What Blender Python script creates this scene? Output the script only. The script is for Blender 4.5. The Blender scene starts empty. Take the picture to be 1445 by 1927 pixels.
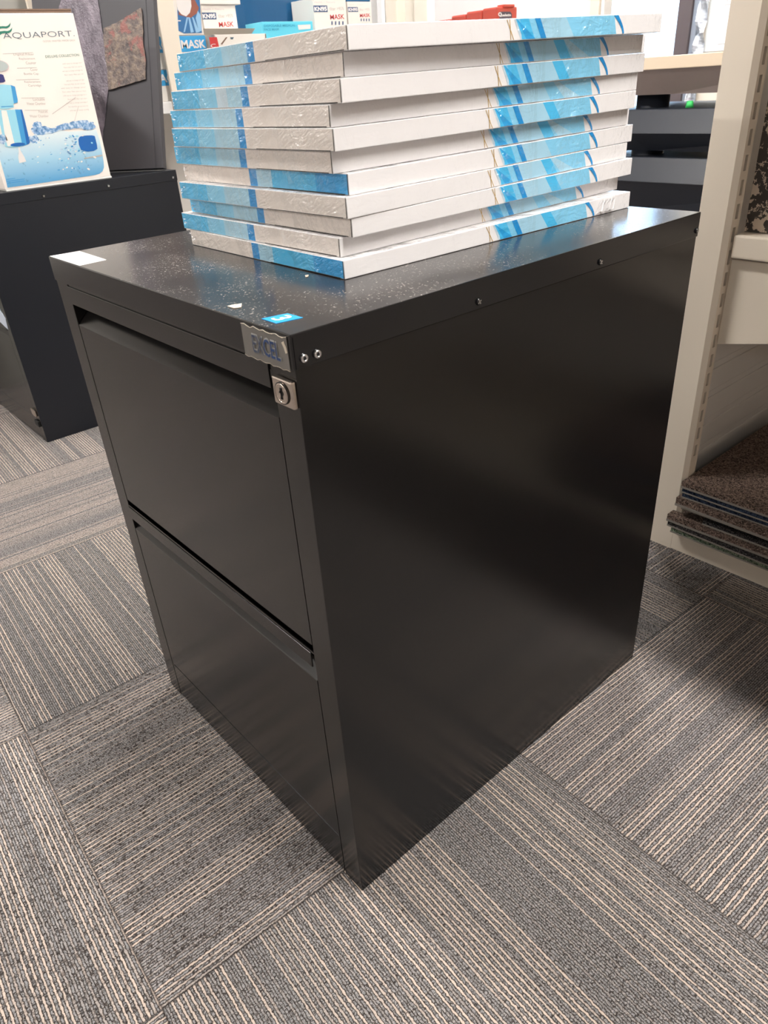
import bpy, bmesh, math, random
from mathutils import Vector, Matrix
random.seed(7)
scene = bpy.context.scene
COL = scene.collection

# ------------------------------------------------------------------ camera (solved from the cabinet and carpet tiles)
CAM = Vector((0.4266, -0.2771, 0.8120))
F = 1369.4765
RX = Vector((0.6609, 0.7480, -0.0607)); RY = Vector((0.3491, -0.3780, -0.8574)); RZ = Vector((-0.6643, 0.5455, -0.5110))
def hit(px, py, axis, val):
    d = RX * ((px - 722.5) / F) + RY * ((py - 963.5) / F) + RZ
    t = (val - CAM[axis]) / d[axis]
    return CAM + d * t
def atx(px, py, v): return hit(px, py, 0, v)
def aty(px, py, v): return hit(px, py, 1, v)
def atz(px, py, v): return hit(px, py, 2, v)

cam_d = bpy.data.cameras.new('camera'); cam = bpy.data.objects.new('camera', cam_d); COL.objects.link(cam)
z_ = (-RZ).normalized(); x_ = RX.normalized(); y_ = z_.cross(x_).normalized(); x_ = y_.cross(z_)
M = Matrix((x_, y_, z_)).transposed().to_4x4(); M.translation = CAM
cam.matrix_world = M
cam_d.sensor_fit = 'VERTICAL'; cam_d.sensor_height = 24.0; cam_d.lens = F * 24.0 / 1927.0
cam_d.clip_start = 0.02
cam_d.dof.use_dof = True; cam_d.dof.focus_distance = 0.85; cam_d.dof.aperture_fstop = 13.0
scene.camera = cam

# ------------------------------------------------------------------ node helpers
def new_mat(name):
    m = bpy.data.materials.new(name); m.use_nodes = True
    nt = m.node_tree; nt.nodes.clear()
    return m, nt
def N(nt, t, **kw):
    n = nt.nodes.new(t)
    for k, v in kw.items():
        if k in n.inputs.keys() if isinstance(k, str) else False: n.inputs[k].default_value = v
        else: setattr(n, k, v)
    return n
def L(nt, a, b): nt.links.new(a, b)
def bsdf(nt, **kw):
    b = nt.nodes.new('ShaderNodeBsdfPrincipled'); o = nt.nodes.new('ShaderNodeOutputMaterial')
    L(nt, b.outputs[0], o.inputs[0])
    for k, v in kw.items(): b.inputs[k.replace('_', ' ')].default_value = v
    return b
def math_(nt, op, a, b=None, c=None, clamp=False):
    n = nt.nodes.new('ShaderNodeMath'); n.operation = op; n.use_clamp = clamp
    for i, v in enumerate((a, b, c)):
        if v is None: continue
        if isinstance(v, (int, float)): n.inputs[i].default_value = v
        else: L(nt, v, n.inputs[i])
    return n.outputs[0]
def mixc(nt, fac, a, b, mode='MIX'):
    n = nt.nodes.new('ShaderNodeMix'); n.data_type = 'RGBA'; n.blend_type = mode
    for s, v in ((n.inputs[0], fac), (n.inputs[6], a), (n.inputs[7], b)):
        if isinstance(v, (int, float)): s.default_value = v
        elif isinstance(v, tuple): s.default_value = v if len(v) == 4 else (*v, 1)
        else: L(nt, v, s)
    return n.outputs[2]
def noise(nt, vec, scale, detail=3, rough=.5, out=0):
    n = nt.nodes.new('ShaderNodeTexNoise'); n.inputs['Scale'].default_value = scale; n.inputs['Detail'].default_value = detail
    n.inputs['Roughness'].default_value = rough
    if vec is not None: L(nt, vec, n.inputs['Vector'])
    return n.outputs[out]
def ramp(nt, fac, stops, interp='LINEAR'):
    n = nt.nodes.new('ShaderNodeValToRGB'); n.color_ramp.interpolation = interp
    e = n.color_ramp.elements
    while len(e) < len(stops): e.new(.5)
    for i, (p, c) in enumerate(stops):
        e[i].position = p; e[i].color = (c, c, c, 1) if isinstance(c, (int, float)) else (*c, 1)
    L(nt, fac, n.inputs[0]); return n.outputs[0]
def coords(nt, which='Object'):
    return nt.nodes.new('ShaderNodeTexCoord').outputs[which]
def mapping(nt, vec, scale=(1, 1, 1), rot=(0, 0, 0)):
    n = nt.nodes.new('ShaderNodeMapping'); n.inputs['Scale'].default_value = scale; n.inputs['Rotation'].default_value = rot
    L(nt, vec, n.inputs['Vector']); return n.outputs[0]
def bump(nt, h, strength, dist):
    n = nt.nodes.new('ShaderNodeBump'); n.inputs['Strength'].default_value = strength; n.inputs['Distance'].default_value = dist
    L(nt, h, n.inputs['Height']); return n.outputs[0]
def simple(name, col, rough=.5, metal=0., coat=0., nscale=None, nstr=.06, spec=.5):
    m, nt = new_mat(name); b = bsdf(nt, Base_Color=(*col, 1), Roughness=rough, Metallic=metal)
    b.inputs['Coat Weight'].default_value = coat; b.inputs['Specular IOR Level'].default_value = spec
    v = coords(nt)
    n = noise(nt, v, nscale or 30, 4)
    f = math_(nt, 'MULTIPLY_ADD', n, nstr * 2, 1 - nstr)
    c = mixc(nt, 1.0, (*col, 1), (1, 1, 1, 1), 'MULTIPLY')
    mm = c.node; L(nt, ramp(nt, f, [(0, 0.0), (1, 1.0)]), mm.inputs[7]); L(nt, c, b.inputs['Base Color'])
    return m
def emis(name, col, s):
    m, nt = new_mat(name); e = nt.nodes.new('ShaderNodeEmission'); o = nt.nodes.new('ShaderNodeOutputMaterial')
    e.inputs[0].default_value = (*col, 1); e.inputs[1].default_value = s; L(nt, e.outputs[0], o.inputs[0]); return m
def srgb(r, g, b):
    return tuple((c / 255 / 12.92) if c / 255 < .04045 else ((c / 255 + .055) / 1.055) ** 2.4 for c in (r, g, b))

# ------------------------------------------------------------------ materials
def black_metal(name, col, rough, dust=0.0, fleck=0.0):
    m, nt = new_mat(name); b = bsdf(nt, Base_Color=(*col, 1), Roughness=rough, IOR=1.52)
    v = coords(nt)
    n1 = noise(nt, v, 900, 2); n2 = noise(nt, v, 7, 4)
    L(nt, bump(nt, n1, .05, .0003), b.inputs['Normal'])
    L(nt, math_(nt, 'MULTIPLY_ADD', n2, .06, rough - .03), b.inputs['Roughness'])
    if dust > 0:
        # faint dust film, hair scratches and lint
        sc = noise(nt, mapping(nt, v, (60, 420, 1), (0, 0, .9)), 1.0, 3, .6)
        sc2 = noise(nt, mapping(nt, v, (340, 40, 1), (0, 0, .4)), 1.0, 3, .6)
        lines = math_(nt, 'MAXIMUM', ramp(nt, sc, [(.64, 0.), (.72, 1.)]), ramp(nt, sc2, [(.66, 0.), (.74, 1.)]))
        spots = ramp(nt, noise(nt, v, 480, 2, .5), [(.64, 0.), (.70, 1.)])
        patch = ramp(nt, noise(nt, v, 9, 3), [(.42, 0.1), (.62, 1.)])
        k = math_(nt, 'MULTIPLY', math_(nt, 'MAXIMUM', math_(nt, 'MULTIPLY', lines, .32), math_(nt, 'MULTIPLY', spots, .8)), patch)
        k = math_(nt, 'MULTIPLY', k, dust)
        film = math_(nt, 'MULTIPLY', patch, .05 * dust)
        L(nt, mixc(nt, math_(nt, 'ADD', k, film, clamp=True), (*col, 1), (.42, .38, .34, 1)), b.inputs['Base Color'])
        L(nt, math_(nt, 'ADD', math_(nt, 'MULTIPLY', k, .5), rough), b.inputs['Roughness'])
    return m
M_body = black_metal('black_powder_coat', (.0045, .0043, .0046), .20)
M_front = black_metal('black_drawer_front', (.0095, .0088, .0085), .22)
M_lid = black_metal('black_lid_with_dust', (.008, .0078, .0085), .19, dust=1.0)
M_lidside = black_metal('black_lid_skirt', (.007, .007, .008), .22)
M_rearcab = black_metal('matt_black_steel', (.0030, .0048, .0095), .42)
M_panel = black_metal('worn_black_panel', (.036, .034, .039), .5)
M_dark = simple('shadow_black', (.004, .004, .004), .8)
M_cream = simple('cream_painted_steel', srgb(234, 223, 206), .42, nscale=6, nstr=.03)
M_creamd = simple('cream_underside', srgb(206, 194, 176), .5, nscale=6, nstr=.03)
M_white = simple('white_paint', srgb(232, 230, 228), .5, nscale=5, nstr=.03)
M_greywall = simple('pale_grey_panel', srgb(222, 218, 212), .35, nscale=5, nstr=.04)
M_chrome = simple('nickel_plated', (.62, .55, .49), .18, 1.0, nscale=80, nstr=.05)
M_steel = simple('zinc_screw', (.75, .75, .76), .25, 1.0)
M_paper = simple('white_paper', srgb(238, 238, 234), .6)
M_stand = simple('black_stand_steel', (.018, .022, .032), .38, nscale=20)
M_standb = simple('beige_tray_steel', srgb(222, 204, 180), .45, nscale=10, nstr=.03)

def film(name, col, k=1.):
    # printed card under clinging clear shrink film
    m, nt = new_mat(name); b = bsdf(nt, Base_Color=(*col, 1), Roughness=.55)
    b.inputs['Coat Weight'].default_value = 1.; b.inputs['Coat Roughness'].default_value = .06
    v = coords(nt)
    d = noise(nt, v, 30, 2, .5, out=1)
    vv = nt.nodes.new('ShaderNodeVectorMath'); vv.operation = 'MULTIPLY_ADD'
    L(nt, d, vv.inputs[0]); vv.inputs[1].default_value = (.03, .03, .02); L(nt, mapping(nt, v, (1, 1, 1.4), (0, .5, 0)), vv.inputs[2])
    w = noise(nt, mapping(nt, vv.outputs[0], (60, 60, 170)), 1.0, 3, .55)
    w2 = noise(nt, mapping(nt, vv.outputs[0], (170, 170, 50)), 1.0, 2, .5)
    amp = ramp(nt, noise(nt, v, 14, 2), [(.38, .12), (.62, 1.)])
    h = math_(nt, 'MULTIPLY', math_(nt, 'ADD', w, math_(nt, 'MULTIPLY', w2, .6)), amp)
    L(nt, bump(nt, h, k, .010), b.inputs['Coat Normal'])
    L(nt, bump(nt, h, .3 * k, .003), b.inputs['Normal'])
    return m
K_white = film('film_over_white_card', srgb(234, 232, 232), .35)
K_end = film('film_over_white_card_end', srgb(228, 219, 211))
K_lb = film('film_over_light_blue_print', srgb(160, 206, 228))
K_lb2 = film('film_over_sky_blue_print', srgb(126, 200, 234))
K_mb = film('film_over_mid_blue_print', srgb(66, 182, 232))
K_mb2 = film('film_over_strong_blue_print', srgb(24, 154, 218))
K_pale = film('film_over_pale_blue_print', srgb(192, 216, 230))
K_db = film('film_over_deep_blue_print', srgb(0, 138, 208))
K_gold = film('film_over_gold_print', srgb(196, 160, 84))
K_seam = simple('dark_card_seam', (.05, .045, .04), .7)

def carpet_mat():
    m, nt = new_mat('striped_loop_carpet_tiles'); b = bsdf(nt, Roughness=.95)
    b.inputs['Specular IOR Level'].default_value = .15
    uvt = nt.nodes.new('ShaderNodeUVMap'); uvt.uv_map = 'yarn'
    uvl = nt.nodes.new('ShaderNodeUVMap'); uvl.uv_map = 'tile'
    def wob(vec, sc, amt):
        nn = nt.nodes.new('ShaderNodeTexNoise'); nn.inputs['Scale'].default_value = sc; nn.inputs['Detail'].default_value = 2
        L(nt, vec, nn.inputs['Vector'])
        s = nt.nodes.new('ShaderNodeVectorMath'); s.operation = 'SUBTRACT'; L(nt, nn.outputs[1], s.inputs[0]); s.inputs[1].default_value = (.5, .5, .5)
        a = nt.nodes.new('ShaderNodeVectorMath'); a.operation = 'MULTIPLY_ADD'
        L(nt, s.outputs[0], a.inputs[0]); a.inputs[1].default_value = (amt, amt, 0); L(nt, vec, a.inputs[2]); return a.outputs[0]
    P = wob(wob(uvt.outputs[0], 30, .0016), 330, .0028)
    sx = nt.nodes.new('ShaderNodeSeparateXYZ'); L(nt, P, sx.inputs[0])
    along, across = sx.outputs[0], sx.outputs[1]
    pitch = .0031
    r = math_(nt, 'DIVIDE', across, pitch)
    idx = math_(nt, 'FLOOR', r); fr = math_(nt, 'FRACT', r)
    prof = math_(nt, 'SINE', math_(nt, 'MULTIPLY', fr, math.pi))            # ridge of one yarn row
    wn = nt.nodes.new('ShaderNodeTexWhiteNoise'); wn.noise_dimensions = '1D'; L(nt, idx, wn.inputs['W'])
    rnd = wn.outputs['Value']
    par = math_(nt, 'MODULO', math_(nt, 'ABSOLUTE', idx), 2.0)
    # slow bands across the tile: strongly striped / heathered
    cb = nt.nodes.new('ShaderNodeCombineXYZ'); L(nt, across, cb.inputs[0])
    band = ramp(nt, noise(nt, cb.outputs[0], 15, 2), [(.42, 0.), (.52, 1.)])
    lite = math_(nt, 'MULTIPLY', par, math_(nt, 'MULTIPLY', ramp(nt, rnd, [(.16, .10), (.34, 1.)]), math_(nt, 'MULTIPLY_ADD', band, .84, .16)))
    # loop mottling along the yarn
    cl = nt.nodes.new('ShaderNodeCombineXYZ'); L(nt, math_(nt, 'MULTIPLY', along, 1.0), cl.inputs[0]); L(nt, math_(nt, 'MULTIPLY', idx, .37), cl.inputs[1])
    loop = noise(nt, cl.outputs[0], 300, 3, .65)
    blot = noise(nt, P, 640, 3, .75)
    patchy = noise(nt, cl.outputs[0], 45, 2)
    dark = (*srgb(48, 44, 43), 1); grey = (*srgb(132, 131, 132), 1); beige = (*srgb(186, 170, 158), 1); mid = 0
    base = mixc(nt, ramp(nt, math_(nt, 'ADD', math_(nt, 'MULTIPLY', loop, .55), math_(nt, 'MULTIPLY', blot, .45)), [(.43, 0.), (.53, 1.)]), dark, grey)
    base = mixc(nt, ramp(nt, blot, [(.57, 0.), (.63, .8)]), base, (*srgb(178, 167, 158), 1))
    lf = math_(nt, 'MULTIPLY', lite, ramp(nt, math_(nt, 'ADD', math_(nt, 'MULTIPLY', loop, .5), math_(nt, 'MULTIPLY', patchy, .5)), [(.36, .25), (.47, 1.)]))
    c = mixc(nt, lf, base, beige)
    gap = ramp(nt, math_(nt, 'ADD', prof, math_(nt, 'MULTIPLY', math_(nt, 'SUBTRACT', blot, .5), 1.3)), [(.24, .0), (.70, 1.)])
    c = mixc(nt, gap, (*srgb(54, 48, 45), 1), c)
    # tile joint
    sl = nt.nodes.new('ShaderNodeSeparateXYZ'); L(nt, uvl.outputs[0], sl.inputs[0])
    e1 = math_(nt, 'MINIMUM', sl.outputs[0], math_(nt, 'SUBTRACT', 1.0, sl.outputs[0]))
    e2 = math_(nt, 'MINIMUM', sl.outputs[1], math_(nt, 'SUBTRACT', 1.0, sl.outputs[1]))
    e = math_(nt, 'ADD', math_(nt, 'MINIMUM', e1, e2), math_(nt, 'MULTIPLY', math_(nt, 'SUBTRACT', blot, .5), .004))
    c = mixc(nt, ramp(nt, e, [(.0012, .8), (.004, 0.)]), c, (*srgb(40, 36, 34), 1))
    L(nt, c, b.inputs['Base Color'])
    h = math_(nt, 'ADD', math_(nt, 'MULTIPLY', prof, .8), math_(nt, 'MULTIPLY', math_(nt, 'ADD', loop, blot), .7))
    L(nt, bump(nt, h, .7, .002), b.inputs['Normal'])
    return m
M_carpet = carpet_mat()

def pile_mat(name, a, b_, c3):
    m, nt = new_mat(name); b = bsdf(nt, Roughness=.95); b.inputs['Specular IOR Level'].default_value = .1
    v = coords(nt); n = noise(nt, v, 260, 3, .7); n2 = noise(nt, v, 520, 2, .6)
    c = mixc(nt, ramp(nt, n, [(.38, 0.), (.6, 1.)]), (*a, 1), (*b_, 1)); c = mixc(nt, ramp(nt, n2, [(.56, 0.), (.68, .8)]), c, (*c3, 1))
    L(nt, c, b.inputs['Base Color']); L(nt, bump(nt, math_(nt, 'ADD', n, n2), 1., .004), b.inputs['Normal']); return m
M_pbrown = pile_mat('brown_carpet_pile', srgb(66, 56, 51), srgb(146, 124, 112), srgb(200, 178, 164))
M_pnavy = pile_mat('navy_carpet_pile', srgb(24, 32, 50), srgb(62, 76, 100), srgb(104, 118, 140))
M_pdark = pile_mat('charcoal_carpet_pile', srgb(26, 26, 28), srgb(74, 70, 70), srgb(150, 148, 146))
M_back = simple('grey_rubber_backing', srgb(136, 130, 122), .7, nscale=60, nstr=.2)
M_green = pile_mat('green_dotted_underlay', srgb(58, 78, 64), srgb(150, 166, 140), srgb(220, 220, 200))

def stone_mat():
    m, nt = new_mat('black_cream_mottled_vinyl'); b = bsdf(nt, Roughness=.35)
    v = coords(nt)
    n = noise(nt, v, 42, 6, .62)
    n2 = noise(nt, v, 22, 5, .6)
    k = math_(nt, 'MAXIMUM', ramp(nt, n, [(.555, 0.), (.565, 1.)]), ramp(nt, math_(nt, 'ABSOLUTE', math_(nt, 'SUBTRACT', n2, .5)), [(.006, 1.), (.012, 0.)]))
    L(nt, mixc(nt, k, (*srgb(66, 60, 56), 1), (*srgb(206, 190, 172), 1)), b.inputs['Base Color']); return m
M_stone = stone_mat()
def frost_mat():
    m, nt = new_mat('frosted_window_glass')
    o = nt.nodes.new('ShaderNodeOutputMaterial'); t = nt.nodes.new('ShaderNodeBsdfTranslucent'); g = nt.nodes.new('ShaderNodeBsdfGlossy')
    g.inputs['Roughness'].default_value = .25; mx = nt.nodes.new('ShaderNodeMixShader'); mx.inputs[0].default_value = .08
    v = coords(nt); n = noise(nt, mapping(nt, v, (30, 30, 10)), 1., 5, .65)
    sp = nt.nodes.new('ShaderNodeSeparateXYZ'); L(nt, v, sp.inputs[0])
    L(nt, mixc(nt, ramp(nt, n, [(.35, 0.), (.65, 1.)]), (.50, .62, .74, 1), (.92, .97, 1., 1)), t.inputs[0])
    L(nt, t.outputs[0], mx.inputs[1]); L(nt, g.outputs[0], mx.inputs[2]); L(nt, mx.outputs[0], o.inputs[0]); return m
M_frost = frost_mat()
def foil_mat():
    m, nt = new_mat('crumpled_silver_foil'); b = bsdf(nt, Base_Color=(.8, .82, .85, 1), Roughness=.16, Metallic=1.)
    v = coords(nt); n = noise(nt, v, 60, 4, .7); L(nt, bump(nt, n, 1., .012), b.inputs['Normal']); return m
M_foil = foil_mat()
def tape_mat():
    m, nt = new_mat('dusty_clear_tape'); b = bsdf(nt, Roughness=.35)
    v = coords(nt); n = noise(nt, mapping(nt, v, (30, 60, 14)), 1., 5, .7); n2 = noise(nt, v, 160, 3, .7)
    c = mixc(nt, ramp(nt, n, [(.35, 0.), (.68, 1.)]), (*srgb(66, 60, 68), 1), (*srgb(118, 108, 118), 1))
    c = mixc(nt, ramp(nt, n2, [(.66, 0.), (.72, .6)]), c, (*srgb(196, 190, 200), 1))
    L(nt, c, b.inputs['Base Color']); L(nt, bump(nt, math_(nt, 'ADD', n, n2), .6, .004), b.inputs['Normal']); return m
M_tape = tape_mat()
def torn_mat():
    m, nt = new_mat('torn_brown_card'); b = bsdf(nt, Roughness=.5)
    v = coords(nt); n = noise(nt, v, 22, 4, .65); n2 = noise(nt, v, 60, 5, .7)
    c = mixc(nt, ramp(nt, n2, [(.35, 0.), (.65, 1.)]), (*srgb(60, 54, 56), 1), (*srgb(122, 106, 94), 1))
    c = mixc(nt, ramp(nt, n, [(.54, 0.), (.60, .8)]), c, (*srgb(128, 76, 70), 1))
    L(nt, c, b.inputs['Base Color']); L(nt, bump(nt, n2, .8, .006), b.inputs['Normal']); return m
M_torn = torn_mat()
def water_mat():
    m, nt = new_mat('printed_water'); b = bsdf(nt, Roughness=.35)
    v = coords(nt); sp = nt.nodes.new('ShaderNodeSeparateXYZ'); L(nt, v, sp.inputs[0])
    g = ramp(nt, math_(nt, 'MULTIPLY', sp.outputs[2], 9.), [(0.12, srgb(92, 160, 205)), (.55, srgb(160, 202, 224)), (1., srgb(214, 228, 232))])
    n = noise(nt, v, 70, 4, .6)
    c = mixc(nt, ramp(nt, n, [(.62, 0.), (.68, .5)]), g, (*srgb(84, 130, 168), 1)); L(nt, c, b.inputs['Base Color']); return m
M_water = water_mat()
def splash_mat():
    m, nt = new_mat('printed_splash'); b = bsdf(nt, Roughness=.35)
    v = coords(nt); n = noise(nt, v, 110, 4, .7)
    L(nt, ramp(nt, n, [(.3, srgb(52, 96, 148)), (.48, srgb(112, 156, 200)), (.62, srgb(206, 220, 232))]), b.inputs['Base Color']); return m
M_splash = splash_mat()
def flat(name, c, r=.4): return simple(name, srgb(*c), r, nscale=12, nstr=.03)
P_box = flat('glossy_white_board', (238, 230, 222), .3)
P_ink = flat('dark_grey_ink', (78, 96, 108)); P_grey = flat('light_grey_ink', (184, 176, 170)); P_green = flat('green_ink', (50, 124, 104))
P_lblue = flat('pale_blue_ink', (150, 208, 226)); P_blue = flat('blue_ink', (64, 150, 205)); P_dblue = flat('deep_blue_ink', (22, 96, 170))
P_navy = flat('navy_ink', (52, 54, 112)); P_red = flat('red_ink', (196, 60, 62)); P_sky = flat('bright_blue_ink', (60, 158, 214))
P_skin = flat('brown_ink', (150, 92, 78)); P_gown = flat('gown_blue_ink', (58, 112, 164)); P_gownl = flat('gown_light_ink', (146, 190, 224))
P_maskw = flat('mask_white_ink', (226, 222, 220)); P_slate = flat('slate_ink', (58, 84, 122)); P_pinkg = flat('pink_grey_ink', (206, 190, 190))
P_brown = flat('brown_cardboard', (122, 98, 82), .8)
P_turq = flat('turquoise_carton', (96, 200, 224)); P_turqi = flat('turquoise_print', (58, 158, 190))
P_carton = flat('white_carton', (226, 220, 212), .6)
P_bin = flat('dark_blue_plastic', (34, 84, 124), .25); P_red2 = flat('orange_red_plastic', (190, 76, 62), .4); P_badge = flat('dark_badge', (78, 70, 82))
P_blueSt = flat('cyan_sticker', (30, 146, 214), .35)
P_plate = simple('clear_yellowed_plate', srgb(128, 126, 122), .22, .35, nscale=120, nstr=.15)
P_plateink = flat('blue_foil_ink', (30, 62, 112), .2); P_plateedge = flat('worn_cream_edge', (206, 194, 176), .6); P_shade = flat('pale_foil_ink', (178, 178, 176), .3)
M_door = simple('cream_wall_paint', srgb(232, 220, 202), .6, nscale=3, nstr=.02)
M_wall = simple('white_wall_paint', srgb(230, 228, 226), .7, nscale=3, nstr=.02)
M_ceil = simple('ceiling_paint', srgb(176, 175, 172), .8, nscale=3, nstr=.02)
M_frame = simple('brown_window_frame', srgb(92, 80, 80), .4); M_framel = simple('grey_window_frame', srgb(150, 156, 166), .35)

# ------------------------------------------------------------------ mesh builder
class MB:
    def __init__(s): s.bm = bmesh.new(); s.mats = []
    def mi(s, m):
        if m not in s.mats: s.mats.append(m)
        return s.mats.index(m)
    def face(s, pts, m):
        vs = [s.bm.verts.new(Vector(p)) for p in pts]
        try: f = s.bm.faces.new(vs)
        except ValueError: return None
        f.material_index = s.mi(m); return f
    def hexa(s, P8, m, bev=0.):
        """eight corners: bottom a,b,c,d then top a,b,c,d (ccw)"""
        b = bmesh.new(); vs = [b.verts.new(Vector(p)) for p in P8]
        for q in ((3, 2, 1, 0), (4, 5, 6, 7), (0, 1, 5, 4), (1, 2, 6, 5), (2, 3, 7, 6), (3, 0, 4, 7)): b.faces.new([vs[i] for i in q])
        bmesh.ops.recalc_face_normals(b, faces=b.faces)
        if bev > 0: bmesh.ops.bevel(b, geom=list(b.edges), offset=bev, segments=2, profile=.6, affect='EDGES')
        s.merge(b, m)
    def box(s, x0, x1, y0, y1, z0, z1, m, bev=0.):
        s.hexa([(x0, y0, z0), (x1, y0, z0), (x1, y1, z0), (x0, y1, z0), (x0, y0, z1), (x1, y0, z1), (x1, y1, z1), (x0, y1, z1)], m, bev)
    def merge(s, b, m, smooth=False):
        i = s.mi(m); mp = {}
        for v in b.verts: mp[v] = s.bm.verts.new(v.co)
        for f in b.faces:
            try: g = s.bm.faces.new([mp[v] for v in f.verts]); g.material_index = i; g.smooth = smooth
            except ValueError: pass
        b.free()
    def prism(s, pts, vec, m, cap=True):
        """closed outline pts extruded along vec"""
        vec = Vector(vec); b = bmesh.new()
        a = [b.verts.new(Vector(p)) for p in pts]; c = [b.verts.new(Vector(p) + vec) for p in pts]; n = len(pts)
        for i in range(n): b.faces.new((a[i], a[(i + 1) % n], c[(i + 1) % n], c[i]))
        if cap: b.faces.new(a[::-1]); b.faces.new(c)
        bmesh.ops.recalc_face_normals(b, faces=b.faces); s.merge(b, m)
    def cyl(s, c, axis, r, h, m, seg=32, r2=None, smooth=True):
        b = bmesh.new(); bmesh.ops.create_cone(b, cap_ends=True, segments=seg, radius1=r, radius2=r if r2 is None else r2, depth=h)
        q = Vector((0, 0, 1)).rotation_difference(Vector(axis).normalized()).to_matrix().to_4x4(); q.translation = Vector(c)
        bmesh.ops.transform(b, matrix=q, verts=b.verts)
        i0 = len(s.bm.faces); s.merge(b, m)
        s.bm.faces.ensure_lookup_table()
        if smooth:
            for f in s.bm.faces[i0:]:
                if len(f.verts) == 4: f.smooth = True
    def ring(s, c, axis, r, tube, m, seg=28, ts=8):
        b = bmesh.new(); ax = Vector(axis).normalized(); q = Vector((0, 0, 1)).rotation_difference(ax).to_matrix()
        R = [[b.verts.new(Vector(c) + q @ Vector(((r + tube * math.cos(t)) * math.cos(a), (r + tube * math.cos(t)) * math.sin(a), tube * math.sin(t))))
              for t in [2 * math.pi * k / ts for k in range(ts)]] for a in [2 * math.pi * j / seg for j in range(seg)]]
        for j in range(seg):
            for k in range(ts): b.faces.new((R[j][k], R[(j + 1) % seg][k], R[(j + 1) % seg][(k + 1) % ts], R[j][(k + 1) % ts]))
        s.merge(b, m, True)
    def text(s, body, o, u, v, w, h, m, off=.0003, bold=0., depth=0.):
        """lettering fitted in a w x h frame; o lower-left corner, u right, v up"""
        cu = bpy.data.curves.new('t', 'FONT'); cu.body = body; cu.size = 1; cu.offset = bold; cu.resolution_u = 3
        ob = bpy.data.objects.new('t', cu); COL.objects.link(ob)
        dg = bpy.context.evaluated_depsgraph_get(); dg.update(); me = bpy.data.meshes.new_from_object(ob.evaluated_get(dg))
        if len(me.vertices):
            xs = [q.co.x for q in me.vertices]; ys = [q.co.y for q in me.vertices]
            x0, x1, y0, y1 = min(xs), max(xs), min(ys), max(ys)
            o = Vector(o); u = Vector(u).normalized(); v = Vector(v); n = u.cross(v).normalized()
            vv = v.normalized()
            pts = [o + n * off + u * ((q.co.x - x0) / (x1 - x0) * w) + vv * ((q.co.y - y0) / (y1 - y0) * h) for q in me.vertices]
            i = s.mi(m); vs = [s.bm.verts.new(p) for p in pts]
            for p in me.polygons:
                try: f = s.bm.faces.new([vs[k] for k in p.vertices]); f.material_index = i
                except ValueError: pass
        bpy.data.objects.remove(ob); bpy.data.curves.remove(cu); bpy.data.meshes.remove(me)
    def build(s, name, parent=None, origin=None, smooth_angle=None):
        me = bpy.data.meshes.new(name)
        if origin is None:
            if parent is not None: origin = wloc[parent.name]
            else:
                co = [v.co for v in s.bm.verts]
                origin = Vector(((min(c.x for c in co) + max(c.x for c in co)) / 2, (min(c.y for c in co) + max(c.y for c in co)) / 2, min(c.z for c in co)))
        origin = Vector(origin)
        for v in s.bm.verts: v.co -= origin
        s.bm.to_mesh(me); s.bm.free()
        for m in s.mats: me.materials.append(m)
        o = bpy.data.objects.new(name, me); COL.objects.link(o)
        if parent is not None:
            o.parent = parent; o.location = origin - wloc[parent.name]
        else: o.location = origin
        wloc[o.name] = origin
        return o
wloc = {}
def tag(o, label=None, cat=None, group=None, kind=None):
    if label: o['label'] = label
    if cat: o['category'] = cat
    if group: o['group'] = group
    if kind: o['kind'] = kind
    return o
def root(name, loc, label, cat, group=None):
    o = bpy.data.objects.new(name, None); o.location = loc; o.empty_display_size = .05; COL.objects.link(o); wloc[o.name] = Vector(loc)
    return tag(o, label, cat, group)
def copy_tree(src, dloc, label=None, group=None):
    c = src.copy(); COL.objects.link(c); c.location = Vector(src.location) + Vector(dloc); wloc[c.name] = wloc[src.name] + Vector(dloc)
    if label: c['label'] = label
    if group: c['group'] = group
    for ch in src.children:
        k = ch.copy(); COL.objects.link(k); k.parent = c; wloc[k.name] = wloc[ch.name] + Vector(dloc)
        for g in ch.children: q = g.copy(); COL.objects.link(q); q.parent = k
    return c

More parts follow.
